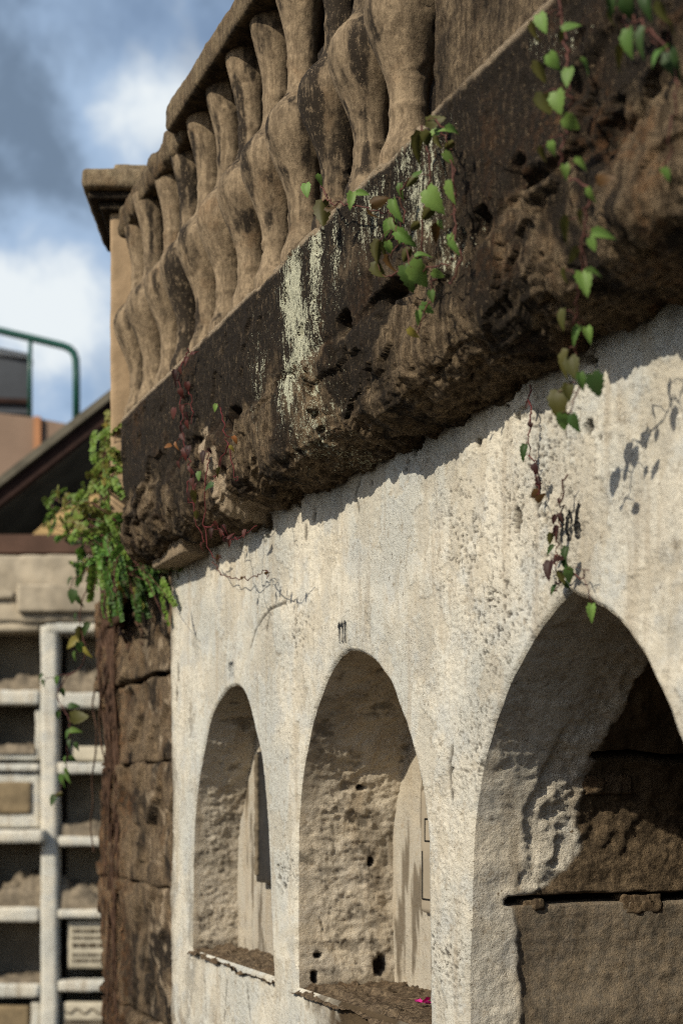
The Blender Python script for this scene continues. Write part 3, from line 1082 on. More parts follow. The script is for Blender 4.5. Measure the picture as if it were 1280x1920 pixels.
    # close the far end by shrinking towards the middle of the section
    cen = np.array([1.36, 4.50, EYE + 1.0])
    last = V[-1]
    caps = []
    for sft in (0.8, 0.55, 0.3, 0.05):
        c = cen + (last - cen) * sft
        c[:, 1] = 4.545 + 0.012 * fbm(c, 14, 3)
        caps.append(c)
    V = np.concatenate([V] + [c[None] for c in caps], 0)
    nn = len(V)
    pad = lambda a: np.concatenate([a, np.tile(a.reshape(n, m)[-1], 4)])
    # zones
    nz = fbm(q, 5, 4, 0.55, off=80)
    mould = 0.03 + 0.46 * sstep(.82, 1.14, Z + 0.55 * nz + 0.12 * (Y - 2.9) + 0.05 * fbm(q, (18, 18, 3), 4, 0.6, off=81)) + 0.30 * sstep(2.5, 1.9, Y) * top + 0.15 * sstep(2.3, 1.7, Y) - 0.30 * lower + 0.40 * sstep(.10, .40, fbm(q, (7, 7, 4), 4, 0.6, off=84)) * lower - 0.75 * sstep(1.216, 1.228, Z + 0.006 * nz)  # mould kept off the top rim, lightening its painted sunlit edge
    for (px, py, ry, rz, a) in [(690, 640, .035, .16, .5), (660, 760, .04, .10, .35), (900, 700, .1, .05, .4), (620, 880, .1, .05, .35)]:
        c = on_x(px, py, 1.15)
        mould = mould + a * np.exp(-((Y - c[1]) / ry) ** 2 - ((Z + EYE - c[2]) / rz) ** 2)
    lich = np.zeros_like(Y)
    for (px, py, ry, rz, a) in [(548, 545, .075, .16, 1.05), (592, 500, .045, .13, .85), (560, 640, .10, .13, .80), (538, 715, .08, .10, .75), (590, 640, .05, .10, .5), (570, 800, .13, .12, .50), (690, 400, .10, .09, .45), (630, 470, .05, .10, .45), (790, 360, .10, .12, .58), (760, 290, .08, .07, .50), (830, 470, .07, .05, .50), (480, 700, .07, .12, .36), (1050, 60, .1, .05, .2)]:
        c = on_x(px, py, 1.15)
        lich = np.maximum(lich, a * np.exp(-((Y - c[1]) / ry) ** 2 - ((Z + EYE - c[2]) / rz) ** 2) * (1 + 0.5 * fbm(q, (14, 14, 4), 3, 0.6, off=170)))
    lich = lich * sstep(1.236, 1.222, Z)
    pale = 0.70 * sstep(1.214, 1.224, Z + 0.004 * fbm(q, 30, 3, off=7)) * sstep(1.2, 1.17, X) * sstep(-.5, -.1, fbm(q, 7, 3, off=18))  # top rim paled to paint in the sun catching its edge
    for (px, py, ry, rz) in [(392, 905, .045, .085), (377, 825, .035, .03)]:
        c = on_x(px, py, 1.15)
        rr = np.maximum(np.abs((Y - c[1]) / ry), np.abs((Z + EYE - c[2]) / rz)) + 0.25 * fbm(q, 20, 3, off=px)
        pale = np.maximum(pale, sstep(1.05, 0.95, rr))
    rust = 0.55 * sstep(2.3, 1.8, Y + 0.3 * nz) * sstep(1.16, 1.02, Z + 0.1 * nz) * sstep(-.1, .25, fbm(q, 7, 4, off=98)) + 0.2 * sstep(0.15, 0.5, fbm(q, 4, 3, off=99))
    A = dict(mould=pad(mould), lichen=pad(lich), pale=pad(pale), rust=pad(rust))
    o = mesh_np('stone_cornice', V.reshape(-1, 3), [grid_faces(nn, m, flip=True)], M['stone'], None, loc=(1.3, 2.6, EYE + .75), attrs=A)
    tag(o, 'massive dark weathered stone cornice with pale lichen running above the niche wall', 'cornice')
    return o


build_cornice()

# ------------------------------------------------------------------ balustrade
ZB = EYE + 1.236
bal = empty('balustrade', (1.28, 3.6, ZB))
tag(bal, 'row of stout grey brown balusters under a broken handrail on the cornice', 'balustrade')
BL = np.array(bal.location)
BAL_PROF = [(0, .062), (.085, .062), (.10, .058), (.115, .050), (.14, .043), (.170, .0405), (.175, .044), (.181, .0445), (.187, .0405), (.21, .041), (.235, .045), (.265, .055),
            (.30, .070), (.335, .085), (.36, .0935), (.385, .097), (.41, .093), (.432, .080), (.450, .063), (.466, .048), (.485, .040), (.51, .037), (.54, .0365), (.547, .0395), (.554, .0395),
            (.561, .0365), (.58, .0375), (.61, .041), (.645, .048), (.68, .057), (.71, .065), (.748, .072)]


def baluster_mesh(seed):
    pr = np.array(BAL_PROF)
    z = np.linspace(0, .748, 150)
    r = np.interp(z, pr[:, 0], pr[:, 1])
    for _ in range(2):
        r[1:-1] = 0.25 * r[:-2] + .5 * r[1:-1] + .25 * r[2:]
    seg = 56
    a = np.linspace(0, 2 * math.pi, seg, endpoint=False)
    Zg = np.repeat(z, seg); Rg = np.repeat(r, seg); Ag = np.tile(a, len(z))
    q = np.stack([np.cos(Ag) * Rg, np.sin(Ag) * Rg, Zg], 1)
    d = 0.0016 * fbm(q, 7, 3, off=seed) + 0.0009 * fbm(q, 45, 4, 0.6, off=seed + 3) + 0.0011 * fbm(q, 120, 2, off=seed)
    d = d - 0.003 * sstep(0.38, 0.44, fbm(q, 22, 3, off=seed + 40))
    nrm = np.stack([np.cos(Ag), np.sin(Ag), np.zeros_like(Ag)], 1)
    V = q + nrm * d[:, None]
    mould = 0.25 * sstep(0, .4, fbm(q, (8, 8, 3), 3, off=seed + 9)) + (0.26 if seed in (30, 31) else 0.05) + 0.36 * sstep(-.1, .35, fbm(q, (14, 14, 3), 4, 0.6, off=seed + 19))
    return V, [grid_faces(len(z), seg, wrap=True, flip=True)], dict(mould=mould)


protos = []
for s_ in (30, 31, 32, 33, 34):
    V, f, at = baluster_mesh(s_)
    o = mesh_np('baluster', V, f, M['baluster'], bal, attrs=at)
    protos.append(o)
order = [2, 0, 1, 3, 4, 2, 3, 4, 1, 3, 2, 4]
usedp = set()
for k in range(12):
    p = protos[order[k]]
    if order[k] in usedp:
        o = p.copy()
        COL.objects.link(o)
        o.parent = bal
    else:
        o = p
        usedp.add(order[k])
    y = 2.640 + 0.19 * k + random.uniform(-.006, .006)
    o.location = (random.uniform(-.004, .004), y - BL[1], 0)
    o.rotation_euler = (random.uniform(-.012, .012), random.uniform(-.012, .012), random.uniform(0, 6.28))
    sc_ = random.uniform(.97, 1.03)
    o.scale = (sc_, sc_, 1.0)

V, f = rbox((1.178, 0.6, EYE + 1.978), (1.43, 4.075, EYE + 2.056), 0.014, 0.010, 0.005, 22, 4, 0.006, 3)
k = sstep(3.9, 4.075, V[:, 1])
V[:, 1] += k * 0.05 * fbm(V, 14, 3)
mesh_np('handrail', V, f, M['rail'], bal, loc=BL, attrs=dict(mould=0.5 * sstep(EYE + 2.0, EYE + 1.96, V[:, 2])))  # lower edge darkened, painting in the shade under the rail
V, f = rbox((1.215, 4.04, EYE + 1.955), (1.33, 4.78, EYE + 2.045), 0.010, 0.02, 0.014, 22, 5, 0.022, 7)
V[:, 2] -= 0.020 * sstep(4.4, 4.8, V[:, 1])
mesh_np('broken_rail', V, f, M['rail'], bal, loc=BL, attrs=dict(mould=np.full(len(V), 0.12)))

V, f = rbox((1.55, 2.3, EYE + 1.23), (1.62, 4.7, EYE + 2.38), 0.03, 0.01, 0.008, 10)
mesh_np('backing_wall', V, f, M['sill'], bal, loc=BL, attrs=dict(mould=np.full(len(V), .9)))

# end pier with its cap
ZP = 5.0
lx0 = (206 - CX) / F * ZP
pc = RIGHT * lx0 - TOCAM * ZP
pier = empty('balustrade_pier', (pc[0], pc[1], ZB), -TH + 0.03)
tag(pier, 'tan rendered pier with a moulded cap at the far end of the balustrade', 'pier', 'piers of the balustrade')
V, f = rbox((0, 0, -.24), (.42, .40, .845), 0.012, 0.010, 0.003, 20, 4, 0.004, 4)
mesh_np('shaft', V, f, M['pier'], pier)
V, f = rbox((-.088, -.085, .884), (.52, .47, .954), 0.010, 0.018, 0.004, 18)
cap = mesh_np('cap', V, f, M['capstone'], pier)
V, f = rbox((-.070, -.055, .856), (.47, .44, .887), 0.012, 0.010, 0.004, 18)
mesh_np('moulding', V, f, M['rail'], cap, attrs=dict(mould=np.full(len(V), .5)))  # both mouldings darkened to paint in the shade under the cap
V, f = rbox((-.034, -.03, .828), (.45, .42, .859), 0.012, 0.010, 0.004, 18)
mesh_np('moulding', V, f, M['rail'], cap, attrs=dict(mould=np.full(len(V), .5)))
V, f = rbox((.02, -.06, .948), (.48, .42, .978), 0.012, 0.010, 0.006, 14)
mesh_np('top_slab', V, f, M['capstone'], cap)

p2 = empty('balustrade_pier', (1.4, 2.0, ZB))
tag(p2, 'dark mouldy pier at the near end of the balustrade behind hanging vines', 'pier', 'piers of the balustrade')
V, f = rbox((1.215, 1.45, EYE + 1.22), (1.62, 2.40, EYE + 2.0), 0.009, 0.010, 0.007, 26, 4, 0.012, 5)
mesh_np('shaft', V, f, M['stone'], p2, loc=np.array(p2.location), attrs=dict(mould=0.02 + 0.5 * fbm(V, 5, 4)))

# ------------------------------------------------------------------ corner pilaster of bare blocks
pil = empty('stone_pilaster', (1.6, 5.0, 0))
tag(pil, 'bare brown stone pilaster of stacked blocks at the far corner of the white wall', 'pilaster')
QL = np.array(pil.location)
for i, (z0, z1, x0, ye) in enumerate([(.442, .80, 1.352, 5.72), (.132, .430, 1.362, 5.64), (-.30, .130, 1.358, 5.66), (-.78, -.302, 1.361, 5.68), (-1.6, -.785, 1.36, 5.68)]):
    V, f = rbox((x0, 4.40, EYE + z0), (1.95, ye, EYE + z1), 0.0095, 0.014, 0.010, 18, 5, 0.020, 4.5, off=i * 3)
    V[:, 0] -= 0.018 * facets(V, (9, 7, 8), 0.9, off=i) * sstep(1.6, 1.45, V[:, 0])
    nzv = fbm(V, 6, 3, off=i)
    mesh_np('stone_block', V, f, M['block'], pil, loc=QL,
            attrs=dict(mould=0.06 + 0.75 * nzv + 0.22 * sstep(-.3, -.7, V[:, 2] - EYE), rust=0.6 * sstep(5.1, 5.4, V[:, 1] + .2 * nzv), pale=0.6 * sstep(.20, .40, fbm(V, 9, 5, 0.6, off=i + 50)) * sstep(5.1, 4.8, V[:, 1])))
V, f = rbox((1.30, 4.46, EYE + .79), (1.9, 5.22, EYE + 1.232), 0.012, 0.03, 0.010, 16, 4, 0.03, 5)
mesh_np('parapet_block', V, f, M['block'], pil, loc=QL, attrs=dict(mould=np.full(len(V), .35)))
c = on_x(320, 1035, 1.25)
V, f = rbox((1.235, c[1] - 0.16, c[2] - 0.03), (1.42, c[1] + 0.16, c[2] + 0.045), 0.008, 0.008, 0.004, 22)
mesh_np('corner_block', V, f, M['block'], pil, loc=QL, attrs=dict(pale=np.full(len(V), .55), mould=np.full(len(V), -.2)))

# ------------------------------------------------------------------ plants
_st = np.array([0, .06, .16, .26, .36, .46, .56, .66, .76, .86, .94, 1.0])
_wd = np.array([.08, .28, .40, .44, .43, .40, .35, .29, .22, .14, .065, .0])


def add_leaf(mb, p, tip, nrm, size, tint, fold=0.35, narrow=1.0, curl=0.25, tooth=0.035):
    tip = tip / np.linalg.norm(tip)
    nrm = nrm - tip * np.dot(nrm, tip)
    nrm /= np.linalg.norm(nrm) + 1e-9
    side = np.cross(nrm, tip)
    vs = []
    for i, (t, wv) in enumerate(zip(_st, _wd)):
        c = p + tip * size * (t - 0.30 * 0) - nrm * size * curl * t * t
        for sgn in (-1, -.5, 0, .5, 1):
            ww = wv * narrow * abs(sgn)
            if abs(sgn) == 1:
                ww += tooth * (1 if i % 2 else -1) * (0 < i < 11)
            back = 0.07 * abs(sgn) * (t < .2) + 0.05 * abs(sgn) * (i % 2) * (abs(sgn) == 1)
            q = c + side * size * ww * (1 if sgn >= 0 else -1) * math.cos(fold) + nrm * size * ww * math.sin(fold) - tip * size * back
            q = q - nrm * size * 0.10 * (abs(sgn) == 1) * wv
            vs.append(q)
    mb.add(vs, grid_faces(len(_st), 5), tint)


GREEN = (0.145, 0.245, 0.055); MIDG = (0.085, 0.16, 0.035); OLIVE = (0.075, 0.072, 0.016); BROWN = (0.085, 0.045, 0.014)
DGREEN = (0.035, 0.075, 0.018); RED = (0.075, 0.018, 0.014); DRED = (0.038, 0.013, 0.013); YEL = (0.28, 0.24, 0.05); ORANGE = (0.26, 0.10, 0.03)
TINT = dict(g=GREEN, m=MIDG, o=OLIVE, b=BROWN, d=DGREEN, r=RED, k=DRED, y=YEL, n=ORANGE)


def jit(c, a=0.18):
    s = random.uniform(1 - a, 1 + a)
    return (c[0] * s * random.uniform(.93, 1.08), c[1] * s, c[2] * s)


def vine(name, label, stems, leaves, X, base, stemmat='stem', rad=0.0020, size_mul=1.0, out=0.0, lean=lambda b: 0.0):
    """stems: list of pixel polylines; leaves: (px, py, length in px, image angle of the tip, tint key)"""
    root = empty(name, base)
    tag(root, label, 'vine', {'hanging_vine': 'vines hanging from the cornice', 'wall_creeper': 'creepers on the white wall'}.get(name))
    L = np.array(base, float)
    ms = MB()
    allp = []
    for st in stems:
        P = [on_x(a, b, X + lean(b) + random.uniform(-.008, .008)) for a, b in st]
        P = smooth_path(P)
        P = P + 0.003 * rng.normal(size=P.shape)
        allp.append(P)
        ms.tube(P, np.linspace(rad, rad * .6, len(P)), 6)
    AP = np.concatenate(allp)
    mf = MB()
    for (px, py, sz, ang, key) in leaves:
        xx = X + lean(py) - out - abs(random.gauss(0.0, .014))
        c = on_x(px, py, xx)
        k = depth_of(c) / F
        a = math.radians(ang + random.uniform(-14, 14))
        tip = RIGHT * math.cos(a) + UP * math.sin(a) + TOCAM * random.uniform(-.35, .35)
        if key in 'ob' and not (name == 'hanging_vine' and py > 560 and px > 900):
            nr = np.array([-.5, .75, -.1]) * random.uniform(.6, 1) + TOCAM * -.15 + RIGHT * random.uniform(-.3, .5)
            narrow = 0.9
        else:
            nr = np.array(S) * .75 + TOCAM * random.uniform(.1, .9) + RIGHT * random.uniform(-.7, .45) + UP * random.uniform(-.3, .6)
            narrow = random.uniform(.85, 1.0)
        sz = sz * k * size_mul * random.uniform(.8, 1.22)
        start = c - tip / np.linalg.norm(tip) * sz * .5
        add_leaf(mf, start, tip, nr, sz, jit(TINT[key]), random.uniform(.25, .85), narrow * random.uniform(.8, 1.05), random.uniform(.1, .6), random.uniform(.03, .055))
        j = np.argmin(np.linalg.norm(AP - start, axis=1))
        if np.linalg.norm(AP[j] - start) < 0.055:
            midp = (AP[j] + start) / 2 + np.array([0, 0, .004])
            ms.tube([AP[j], midp, start + tip * sz * .03], rad * .38, 4)
    ms.build('stem', M[stemmat], root, smooth=True, loc=L)
    mf.build('foliage', M['leaf'], root, smooth=True, loc=L)
    return root


# vine at the near end, hanging down past the cornice
L1 = [(1016, 43, 34, 275, 'g'), (1001, 62, 42, 268, 'o'), (1072, 46, 34, 10, 'g'), (1050, 70, 30, 260, 'o'), (1037, 116, 38, 285, 'g'), (1100, 122, 34, 330, 'g'), (1014, 138, 50, 265, 'o'),
      (1063, 144, 30, 265, 'g'), (1045, 192, 38, 275, 'g'), (1020, 200, 46, 262, 'o'), (1072, 231, 34, 320, 'g'), (1034, 278, 30, 285, 'g'), (1014, 292, 38, 262, 'o'), (1060, 321, 30, 280, 'g'),
      (1090, 308, 26, 330, 'g'), (1108, 367, 38, 280, 'g'), (1136, 336, 34, 350, 'b'), (1057, 436, 52, 262, 'o'), (1086, 412, 30, 240, 'o'), (1132, 438, 40, 5, 'g'), (1111, 459, 32, 285, 'g'),
      (1073, 480, 34, 240, 'o'), (1096, 531, 42, 280, 'g'), (1060, 520, 40, 265, 'o'), (1115, 512, 34, 350, 'm'), (1052, 600, 44, 265, 'o'), (1078, 628, 30, 250, 'm'), (1103, 627, 34, 295, 'g'),
      (1057, 684, 46, 250, 'o'), (1073, 690, 40, 270, 'o'), (1090, 716, 40, 285, 'm'), (1118, 723, 46, 305, 'd'), (1045, 759, 48, 268, 'o'), (1065, 736, 34, 265, 'o'), (1057, 792, 34, 280, 'm'), (1078, 795, 40, 290, 'd')]
vine('hanging_vine', 'long vine with paired green leaves hanging past the cornice above the near arch',
     [[(1044, -60), (1047, 10), (1057, 59), (1065, 121), (1067, 180), (1060, 236), (1050, 292), (1060, 330), (1098, 350), (1103, 377), (1093, 443), (1090, 502), (1080, 564), (1077, 611), (1080, 671), (1086, 716), (1068, 779)]],
     L1, 1.095, on_x(1044, -60, 1.13), rad=0.0022, lean=lambda b: 0.085 * min(1.0, max(0.0, (b - 480) / 200.0)))
# vine in the top right corner
L4 = [(1145, 12, 40, 270, 'd'), (1144, 42, 40, 265, 'o'), (1177, 82, 44, 280, 'm'), (1159, 110, 50, 265, 'o'), (1231, 98, 42, 200, 'm'), (1201, 79, 44, 240, 'd'), (1262, 122, 50, 270, 'd'), (1175, 16, 36, 280, 'd'),
      (1240, 30, 44, 270, 'o'), (1210, 10, 40, 260, 'd'), (1262, 60, 44, 280, 'o'), (1250, 325, 32, 290, 'm')]
vine('hanging_vine', 'dark leafy vine tuft in the top right corner over the mouldy stone',
     [[(1150, -80), (1170, 30), (1185, 90)], [(1170, 20), (1210, 50), (1235, 95)], [(1210, 50), (1262, 120), (1262, 200), (1250, 318)]], L4, 1.105, on_x(1150, -80, 1.13))
# leafy tuft in the middle of the cornice
L2 = [(599, 338, 20, 300, 'g'), (574, 356, 26, 265, 'g'), (658, 374, 36, 265, 'g'), (681, 362, 24, 350, 'g'), (605, 402, 44, 268, 'o'), (624, 391, 28, 330, 'b'), (714, 376, 32, 20, 'b'), (702, 408, 34, 300, 'b'),
      (743, 396, 42, 285, 'g'), (737, 420, 28, 275, 'g'), (725, 426, 26, 262, 'g'), (760, 446, 32, 320, 'g'), (748, 447, 24, 250, 'g'), (730, 466, 28, 280, 'g'), (707, 474, 42, 262, 'o'), (719, 470, 34, 262, 'o'),
      (730, 500, 32, 275, 'b'), (711, 516, 44, 265, 'o'), (793, 476, 32, 20, 'g'), (789, 515, 46, 320, 'g'), (766, 520, 38, 275, 'm'), (822, 515, 24, 330, 'g'), (852, 467, 28, 330, 'g'), (846, 451, 22, 275, 'g'),
      (825, 421, 20, 290, 'g'), (811, 376, 40, 290, 'g'), (807, 251, 26, 190, 'g'), (850, 243, 32, 5, 'g'), (832, 243, 20, 170, 'g'), (842, 297, 32, 320, 'g'), (838, 274, 30, 215, 'o'), (847, 362, 34, 265, 'g'),
      (818, 226, 36, 5, 'o'), (779, 279, 44, 245, 'o'), (770, 341, 32, 240, 'o'), (783, 321, 20, 60, 'm'), (749, 358, 28, 265, 'm'), (809, 556, 22, 280, 'm'), (802, 579, 24, 340, 'm'), (784, 596, 20, 285, 'g'), (775, 626, 22, 320, 'y'),
      (795, 262, 34, 230, 'o'), (822, 268, 30, 280, 'o'), (800, 400, 34, 230, 'o'), (775, 425, 30, 225, 'o'), (815, 440, 30, 250, 'b'), (760, 480, 30, 250, 'o'), (775, 498, 30, 200, 'd')]
vine('ivy_tuft', 'tangled tuft of light green toothed leaves growing on the cornice beside the lichen',
     [[(600, 342), (612, 366), (622, 379), (657, 383), (700, 393), (735, 402)], [(818, 222), (838, 262), (845, 300), (851, 350), (853, 420), (862, 500)],
      [(790, 240), (806, 285), (800, 370), (786, 470), (772, 505)], [(765, 330), (752, 370), (758, 410), (745, 450), (735, 490)], [(845, 300), (852, 380), (848, 440), (852, 470)],
      [(735, 402), (752, 440), (775, 500), (830, 495), (850, 480)], [(862, 470), (850, 520), (840, 530)], [(775, 500), (745, 515), (715, 520)], [(815, 520), (808, 560), (790, 600), (772, 630)]], L2, 1.118, on_x(818, 222, 1.14), rad=0.0019, size_mul=1.12)
# red creeper at the far end of the cornice
L3 = [(357, 662, 18, 200, 'r'), (348, 676, 18, 250, 'r'), (339, 695, 20, 280, 'r'), (327, 704, 22, 265, 'k'), (351, 725, 20, 260, 'r'), (339, 738, 20, 285, 'r'), (325, 776, 24, 265, 'r'), (341, 767, 18, 250, 'r'),
      (351, 797, 22, 280, 'r'), (340, 804, 20, 260, 'k'), (314, 836, 20, 190, 'n'), (330, 836, 18, 280, 'n'), (335, 872, 22, 265, 'r'), (357, 882, 22, 285, 'r'), (345, 850, 22, 255, 'r'), (403, 765, 18, 250, 'g'), (435, 842, 20, 320, 'y'), (441, 824, 18, 300, 'n'),
      (372, 893, 22, 255, 'm'), (381, 858, 24, 260, 'k'), (394, 846, 18, 340, 'k'), (408, 885, 26, 240, 'o'), (389, 911, 24, 190, 'd'), (362, 932, 24, 265, 'o'), (367, 967, 24, 265, 'o'), (377, 1027, 20, 255, 'r'),
      (405, 985, 20, 300, 'r'), (414, 1000, 20, 250, 'r'), (425, 1012, 20, 330, 'k'), (434, 1004, 18, 60, 'r'), (456, 1000, 18, 250, 'r'), (446, 1010, 18, 20, 'k'), (420, 992, 22, 280, 'k'), (395, 1000, 20, 260, 'k'),
      (360, 905, 22, 270, 'r'), (350, 780, 18, 280, 'k'), (368, 660, 14, 60, 'r'), (330, 720, 18, 240, 'k'), (343, 820, 22, 290, 'r'), (352, 845, 20, 250, 'k'), (430, 1020, 16, 270, 'r'), (365, 915, 22, 240, 'r'), (355, 930, 20, 290, 'k')]
vine('red_creeper', 'dark red creeper trailing down the far end of the cornice onto the wall',
     [[(352, 650), (338, 700), (340, 770), (345, 840), (362, 890), (364, 960), (384, 1018)], [(352, 716), (359, 750), (358, 795)], [(410, 765), (421, 800), (428, 838), (438, 880), (443, 905)],
      [(392, 850), (387, 900), (383, 960), (388, 1020), (402, 1052)], [(428, 836), (406, 885), (400, 900)], [(384, 990), (405, 985), (420, 1005), (445, 1010), (480, 985)], [(358, 880), (350, 920), (362, 950)]], L3, 1.135, on_x(352, 650, 1.15), 'redstem', 0.0018, size_mul=0.82)
vine('creeper_tendril', 'thin bare brown tendril curling onto the white wall below the red creeper',
     [[(402, 1052), (411, 1070), (425, 1081), (452, 1087), (480, 1081), (497, 1070), (503, 1074), (500, 1082)], [(405, 1050), (413, 1043), (408, 1056)]], [(408, 1048, 14, 250, 'b'), (500, 1074, 8, 30, 'b'), (452, 1085, 8, 250, 'b')], 1.285, on_x(402, 1052, 1.285), 'stem', 0.0017)
# little creepers on the white wall
vine('wall_creeper', 'thin wilted stem hanging from the cornice beside a dark hole in the wall',
     [[(991, 725), (994, 770), (993, 800), (994, 845), (999, 875), (1006, 900), (1008, 925)]], [(980, 847, 32, 255, 'd'), (993, 797, 14, 270, 'k'), (1003, 880, 18, 290, 'k'), (1010, 905, 18, 280, 'k'), (1000, 928, 22, 230, 'b'), (1012, 932, 22, 60, 'b'), (988, 758, 14, 240, 'k')],
     1.298, on_x(991, 725, 1.298), 'redstem', 0.0016)
vine('wall_creeper', 'small purple brown creeper crowning the tip of the near arch',
     [[(1062, 895), (1054, 930), (1049, 965), (1044, 1000), (1041, 1040), (1048, 1075), (1056, 1085)], [(1052, 1085), (1066, 1074), (1085, 1082), (1106, 1070)], [(1044, 1040), (1032, 1062), (1027, 1080)], [(1052, 1085), (1040, 1105), (1034, 1112)]],
     [(1038, 975, 18, 250, 'k'), (1051, 973, 18, 300, 'k'), (1042, 1000, 30, 270, 'k'), (1031, 1011, 24, 265, 'o'), (1030, 1032, 26, 230, 'd'), (1044, 1050, 24, 200, 'k'), (1027, 1070, 34, 265, 'k'), (1052, 1085, 30, 285, 'o'), (1068, 1080, 26, 290, 'm'), (1047, 940, 14, 250, 'k'),
      (1036, 1106, 24, 240, 'd'), (1062, 1098, 22, 290, 'd'), (1108, 1150, 40, 275, 'g'), (1058, 1042, 30, 265, 'd'), (1060, 1060, 26, 270, 'd')],
     1.30, on_x(1062, 895, 1.30), 'stem', 0.0016, out=.004)


# fern-like shrub rooted on top of the pilaster
def shrub():
    base = on_x(262, 1035, 1.30)
    base = np.array([1.28, 4.62, EYE + .84])
    root = empty('fern_shrub', base)
    tag(root, 'bushy green shrub of small round leaflets growing from the wall corner', 'shrub')
    ms, mf = MB(), MB()
    Xs = 1.24
    heads = []
    for _ in range(240):
        # target pixel of the tip inside the outline of the shrub in the photograph
        u = random.random()
        if u < .16:
            tx, ty = random.gauss(205, 16), random.uniform(780, 930)
        elif u < .42:
            tx, ty = random.uniform(85, 215), random.uniform(930, 1010)
        elif u < .78:
            tx, ty = random.uniform(125, 275), random.uniform(985, 1090)
        else:
            tx, ty = random.uniform(170, 325), random.uniform(1050, 1155)
        heads.append((tx, ty))
    for tx, ty in heads:
        xs = Xs + random.gauss(0, .07)
        tp = on_x(tx, ty, (1.285 + random.uniform(-.015, .015)) if tx > 235 else xs)
        sx, sy = 235 + random.gauss(0, 14), 1030 + random.gauss(0, 20)
        if ty < 930:
            sx, sy = 215, 960
        bp = on_x(sx, sy, 1.27)
        mid = (tp + bp) / 2 + np.array([-.02, 0, .05 * random.random()])
        P = smooth_path([bp, mid, tp], 6)
        ms.tube(P[::2], np.linspace(.0022, .001, len(P[::2])), 4)
        young = ty < 1000 or random.random() < .15
        nlf = random.randint(11, 16)
        Lf = random.uniform(.09, .16)
        dirv = P[-1] - P[-4]
        dirv = dirv / np.linalg.norm(dirv) + np.array([0, 0, -.35]) + 0.25 * rng.normal(size=3)
        dirv /= np.linalg.norm(dirv)
        o_ = P[-1] - dirv * Lf * .75
        nr = np.array(S) * .7 + TOCAM * .5 + .5 * rng.normal(size=3)
        nr -= dirv * np.dot(nr, dirv); nr /= np.linalg.norm(nr)
        side = np.cross(nr, dirv)
        base_t = random.choice([(0.12, 0.20, 0.03), (0.15, 0.20, 0.035), (0.17, 0.17, 0.035)]) if young else random.choice([(0.075, 0.17, 0.025), (0.10, 0.21, 0.03), (0.05, 0.115, 0.02), (0.14, 0.23, 0.035)])
        if random.random() < .05:
            base_t = (0.25, 0.22, 0.04)
        spine = []
        for i in range(nlf):
            t = i / (nlf - 1)
            c = o_ + dirv * Lf * t - nr * .02 * t * t
            spine.append(c)
            for sg in (-1, 1):
                d2 = side * sg + dirv * .35 + .15 * rng.normal(size=3)
                add_leaf(mf, c, d2, nr + .35 * rng.normal(size=3), Lf * .138 * (1.1 - .5 * abs(t - .4)), jit(base_t, .25), .15, 1.15, .1, 0.0)
        ms.tube(spine[::2], .0009, 4)
    ms.build('stem', M['stem'], root, smooth=True, loc=base)
    mf.build('foliage', M['leaf'], root, smooth=True, loc=base)
    # brown aerial roots and trunk that run down the pilaster edge
    mr = MB()
    for i in range(34):
        x0 = random.uniform(188, 216) if i < 27 else random.uniform(205, 245)
        y0 = random.uniform(1060, 1150)
        y1 = random.uniform(1250, 1960) if i < 27 else random.uniform(1180, 1420)
        n = 12
        pts = []
        xx = x0
        for k in range(n):
            t = k / (n - 1)
            xx = xx + random.gauss(0, 4.2) + (201 - xx) * .08 * (x0 < 217)
            pts.append(on_x(xx, y0 + (y1 - y0) * t, 1.352 + random.uniform(-.012, .012)))
        mr.tube(smooth_path(pts, 3), np.linspace(random.uniform(.003, .011), .003, 34), 6)
    for i in range(7):
        pts = [on_x(215 + random.gauss(0, 10), 1045 + 25 * k + random.gauss(0, 4), 1.30 + random.uniform(-.02, .02)) for k in range(6)]
        mr.tube(smooth_path(pts, 3), random.uniform(.008, .018), 7)
    mr.build('root', M['root'], root, smooth=True, loc=base)


shrub()
L8 = [(82, 1282, 20, 265, 'd'), (76, 1272, 16, 240, 'd'), (105, 1277, 18, 250, 'm'), (118, 1300, 22, 280, 'd'), (137, 1322, 22, 20, 'd'), (108, 1343, 18, 255, 'd'), (150, 1345, 30, 10, 'o'), (142, 1370, 26, 0, 'g'), (125, 1378, 20, 240, 'm'),
      (130, 1396, 20, 260, 'd'), (143, 1401, 22, 290, 'd'), (120, 1430, 22, 260, 'm'), (137, 1424, 20, 300, 'm'), (127, 1449, 22, 290, 'g'), (118, 1466, 24, 265, 'm'), (128, 1459, 20, 280, 'm'), (98, 1501, 18, 240, 'd'), (109, 1491, 16, 200, 'o'),
      (135, 1120, 26, 265, 'd'), (128, 1090, 24, 240, 'd'), (150, 1130, 24, 290, 'd'), (160, 1180, 22, 250, 'd'), (140, 1160, 20, 240, 'd'), (135, 1205, 24, 230, 'y'), (150, 1215, 24, 280, 'm'), (165, 1225, 22, 300, 'y'), (150, 1190, 24, 260, 'o'), (140, 1232, 20, 250, 'm')]
vine('hanging_vine', 'loose vine strand of dark round leaves dangling in front of the white tomb grid',
     [[(185, 1060), (160, 1110), (150, 1170), (160, 1225), (140, 1260), (95, 1272), (80, 1282)], [(140, 1260), (108, 1296), (118, 1325), (132, 1362), (127, 1400), (125, 1440), (117, 1470), (98, 1500)], [(185, 1060), (140, 1085), (130, 1120)]],
     L8, 1.20, on_x(185, 1060, 1.25), rad=.0022)


# ------------------------------------------------------------------ background, built square to the view at its own distances
def bg_thing(name, label, cat, px, Z):
    lx = (px - CX) / F * Z
    loc = RIGHT * lx - TOCAM * Z
    o = empty(name, (loc[0], loc[1], 0), -TH)
    tag(o, label, cat)
    return o, (lx, Z)


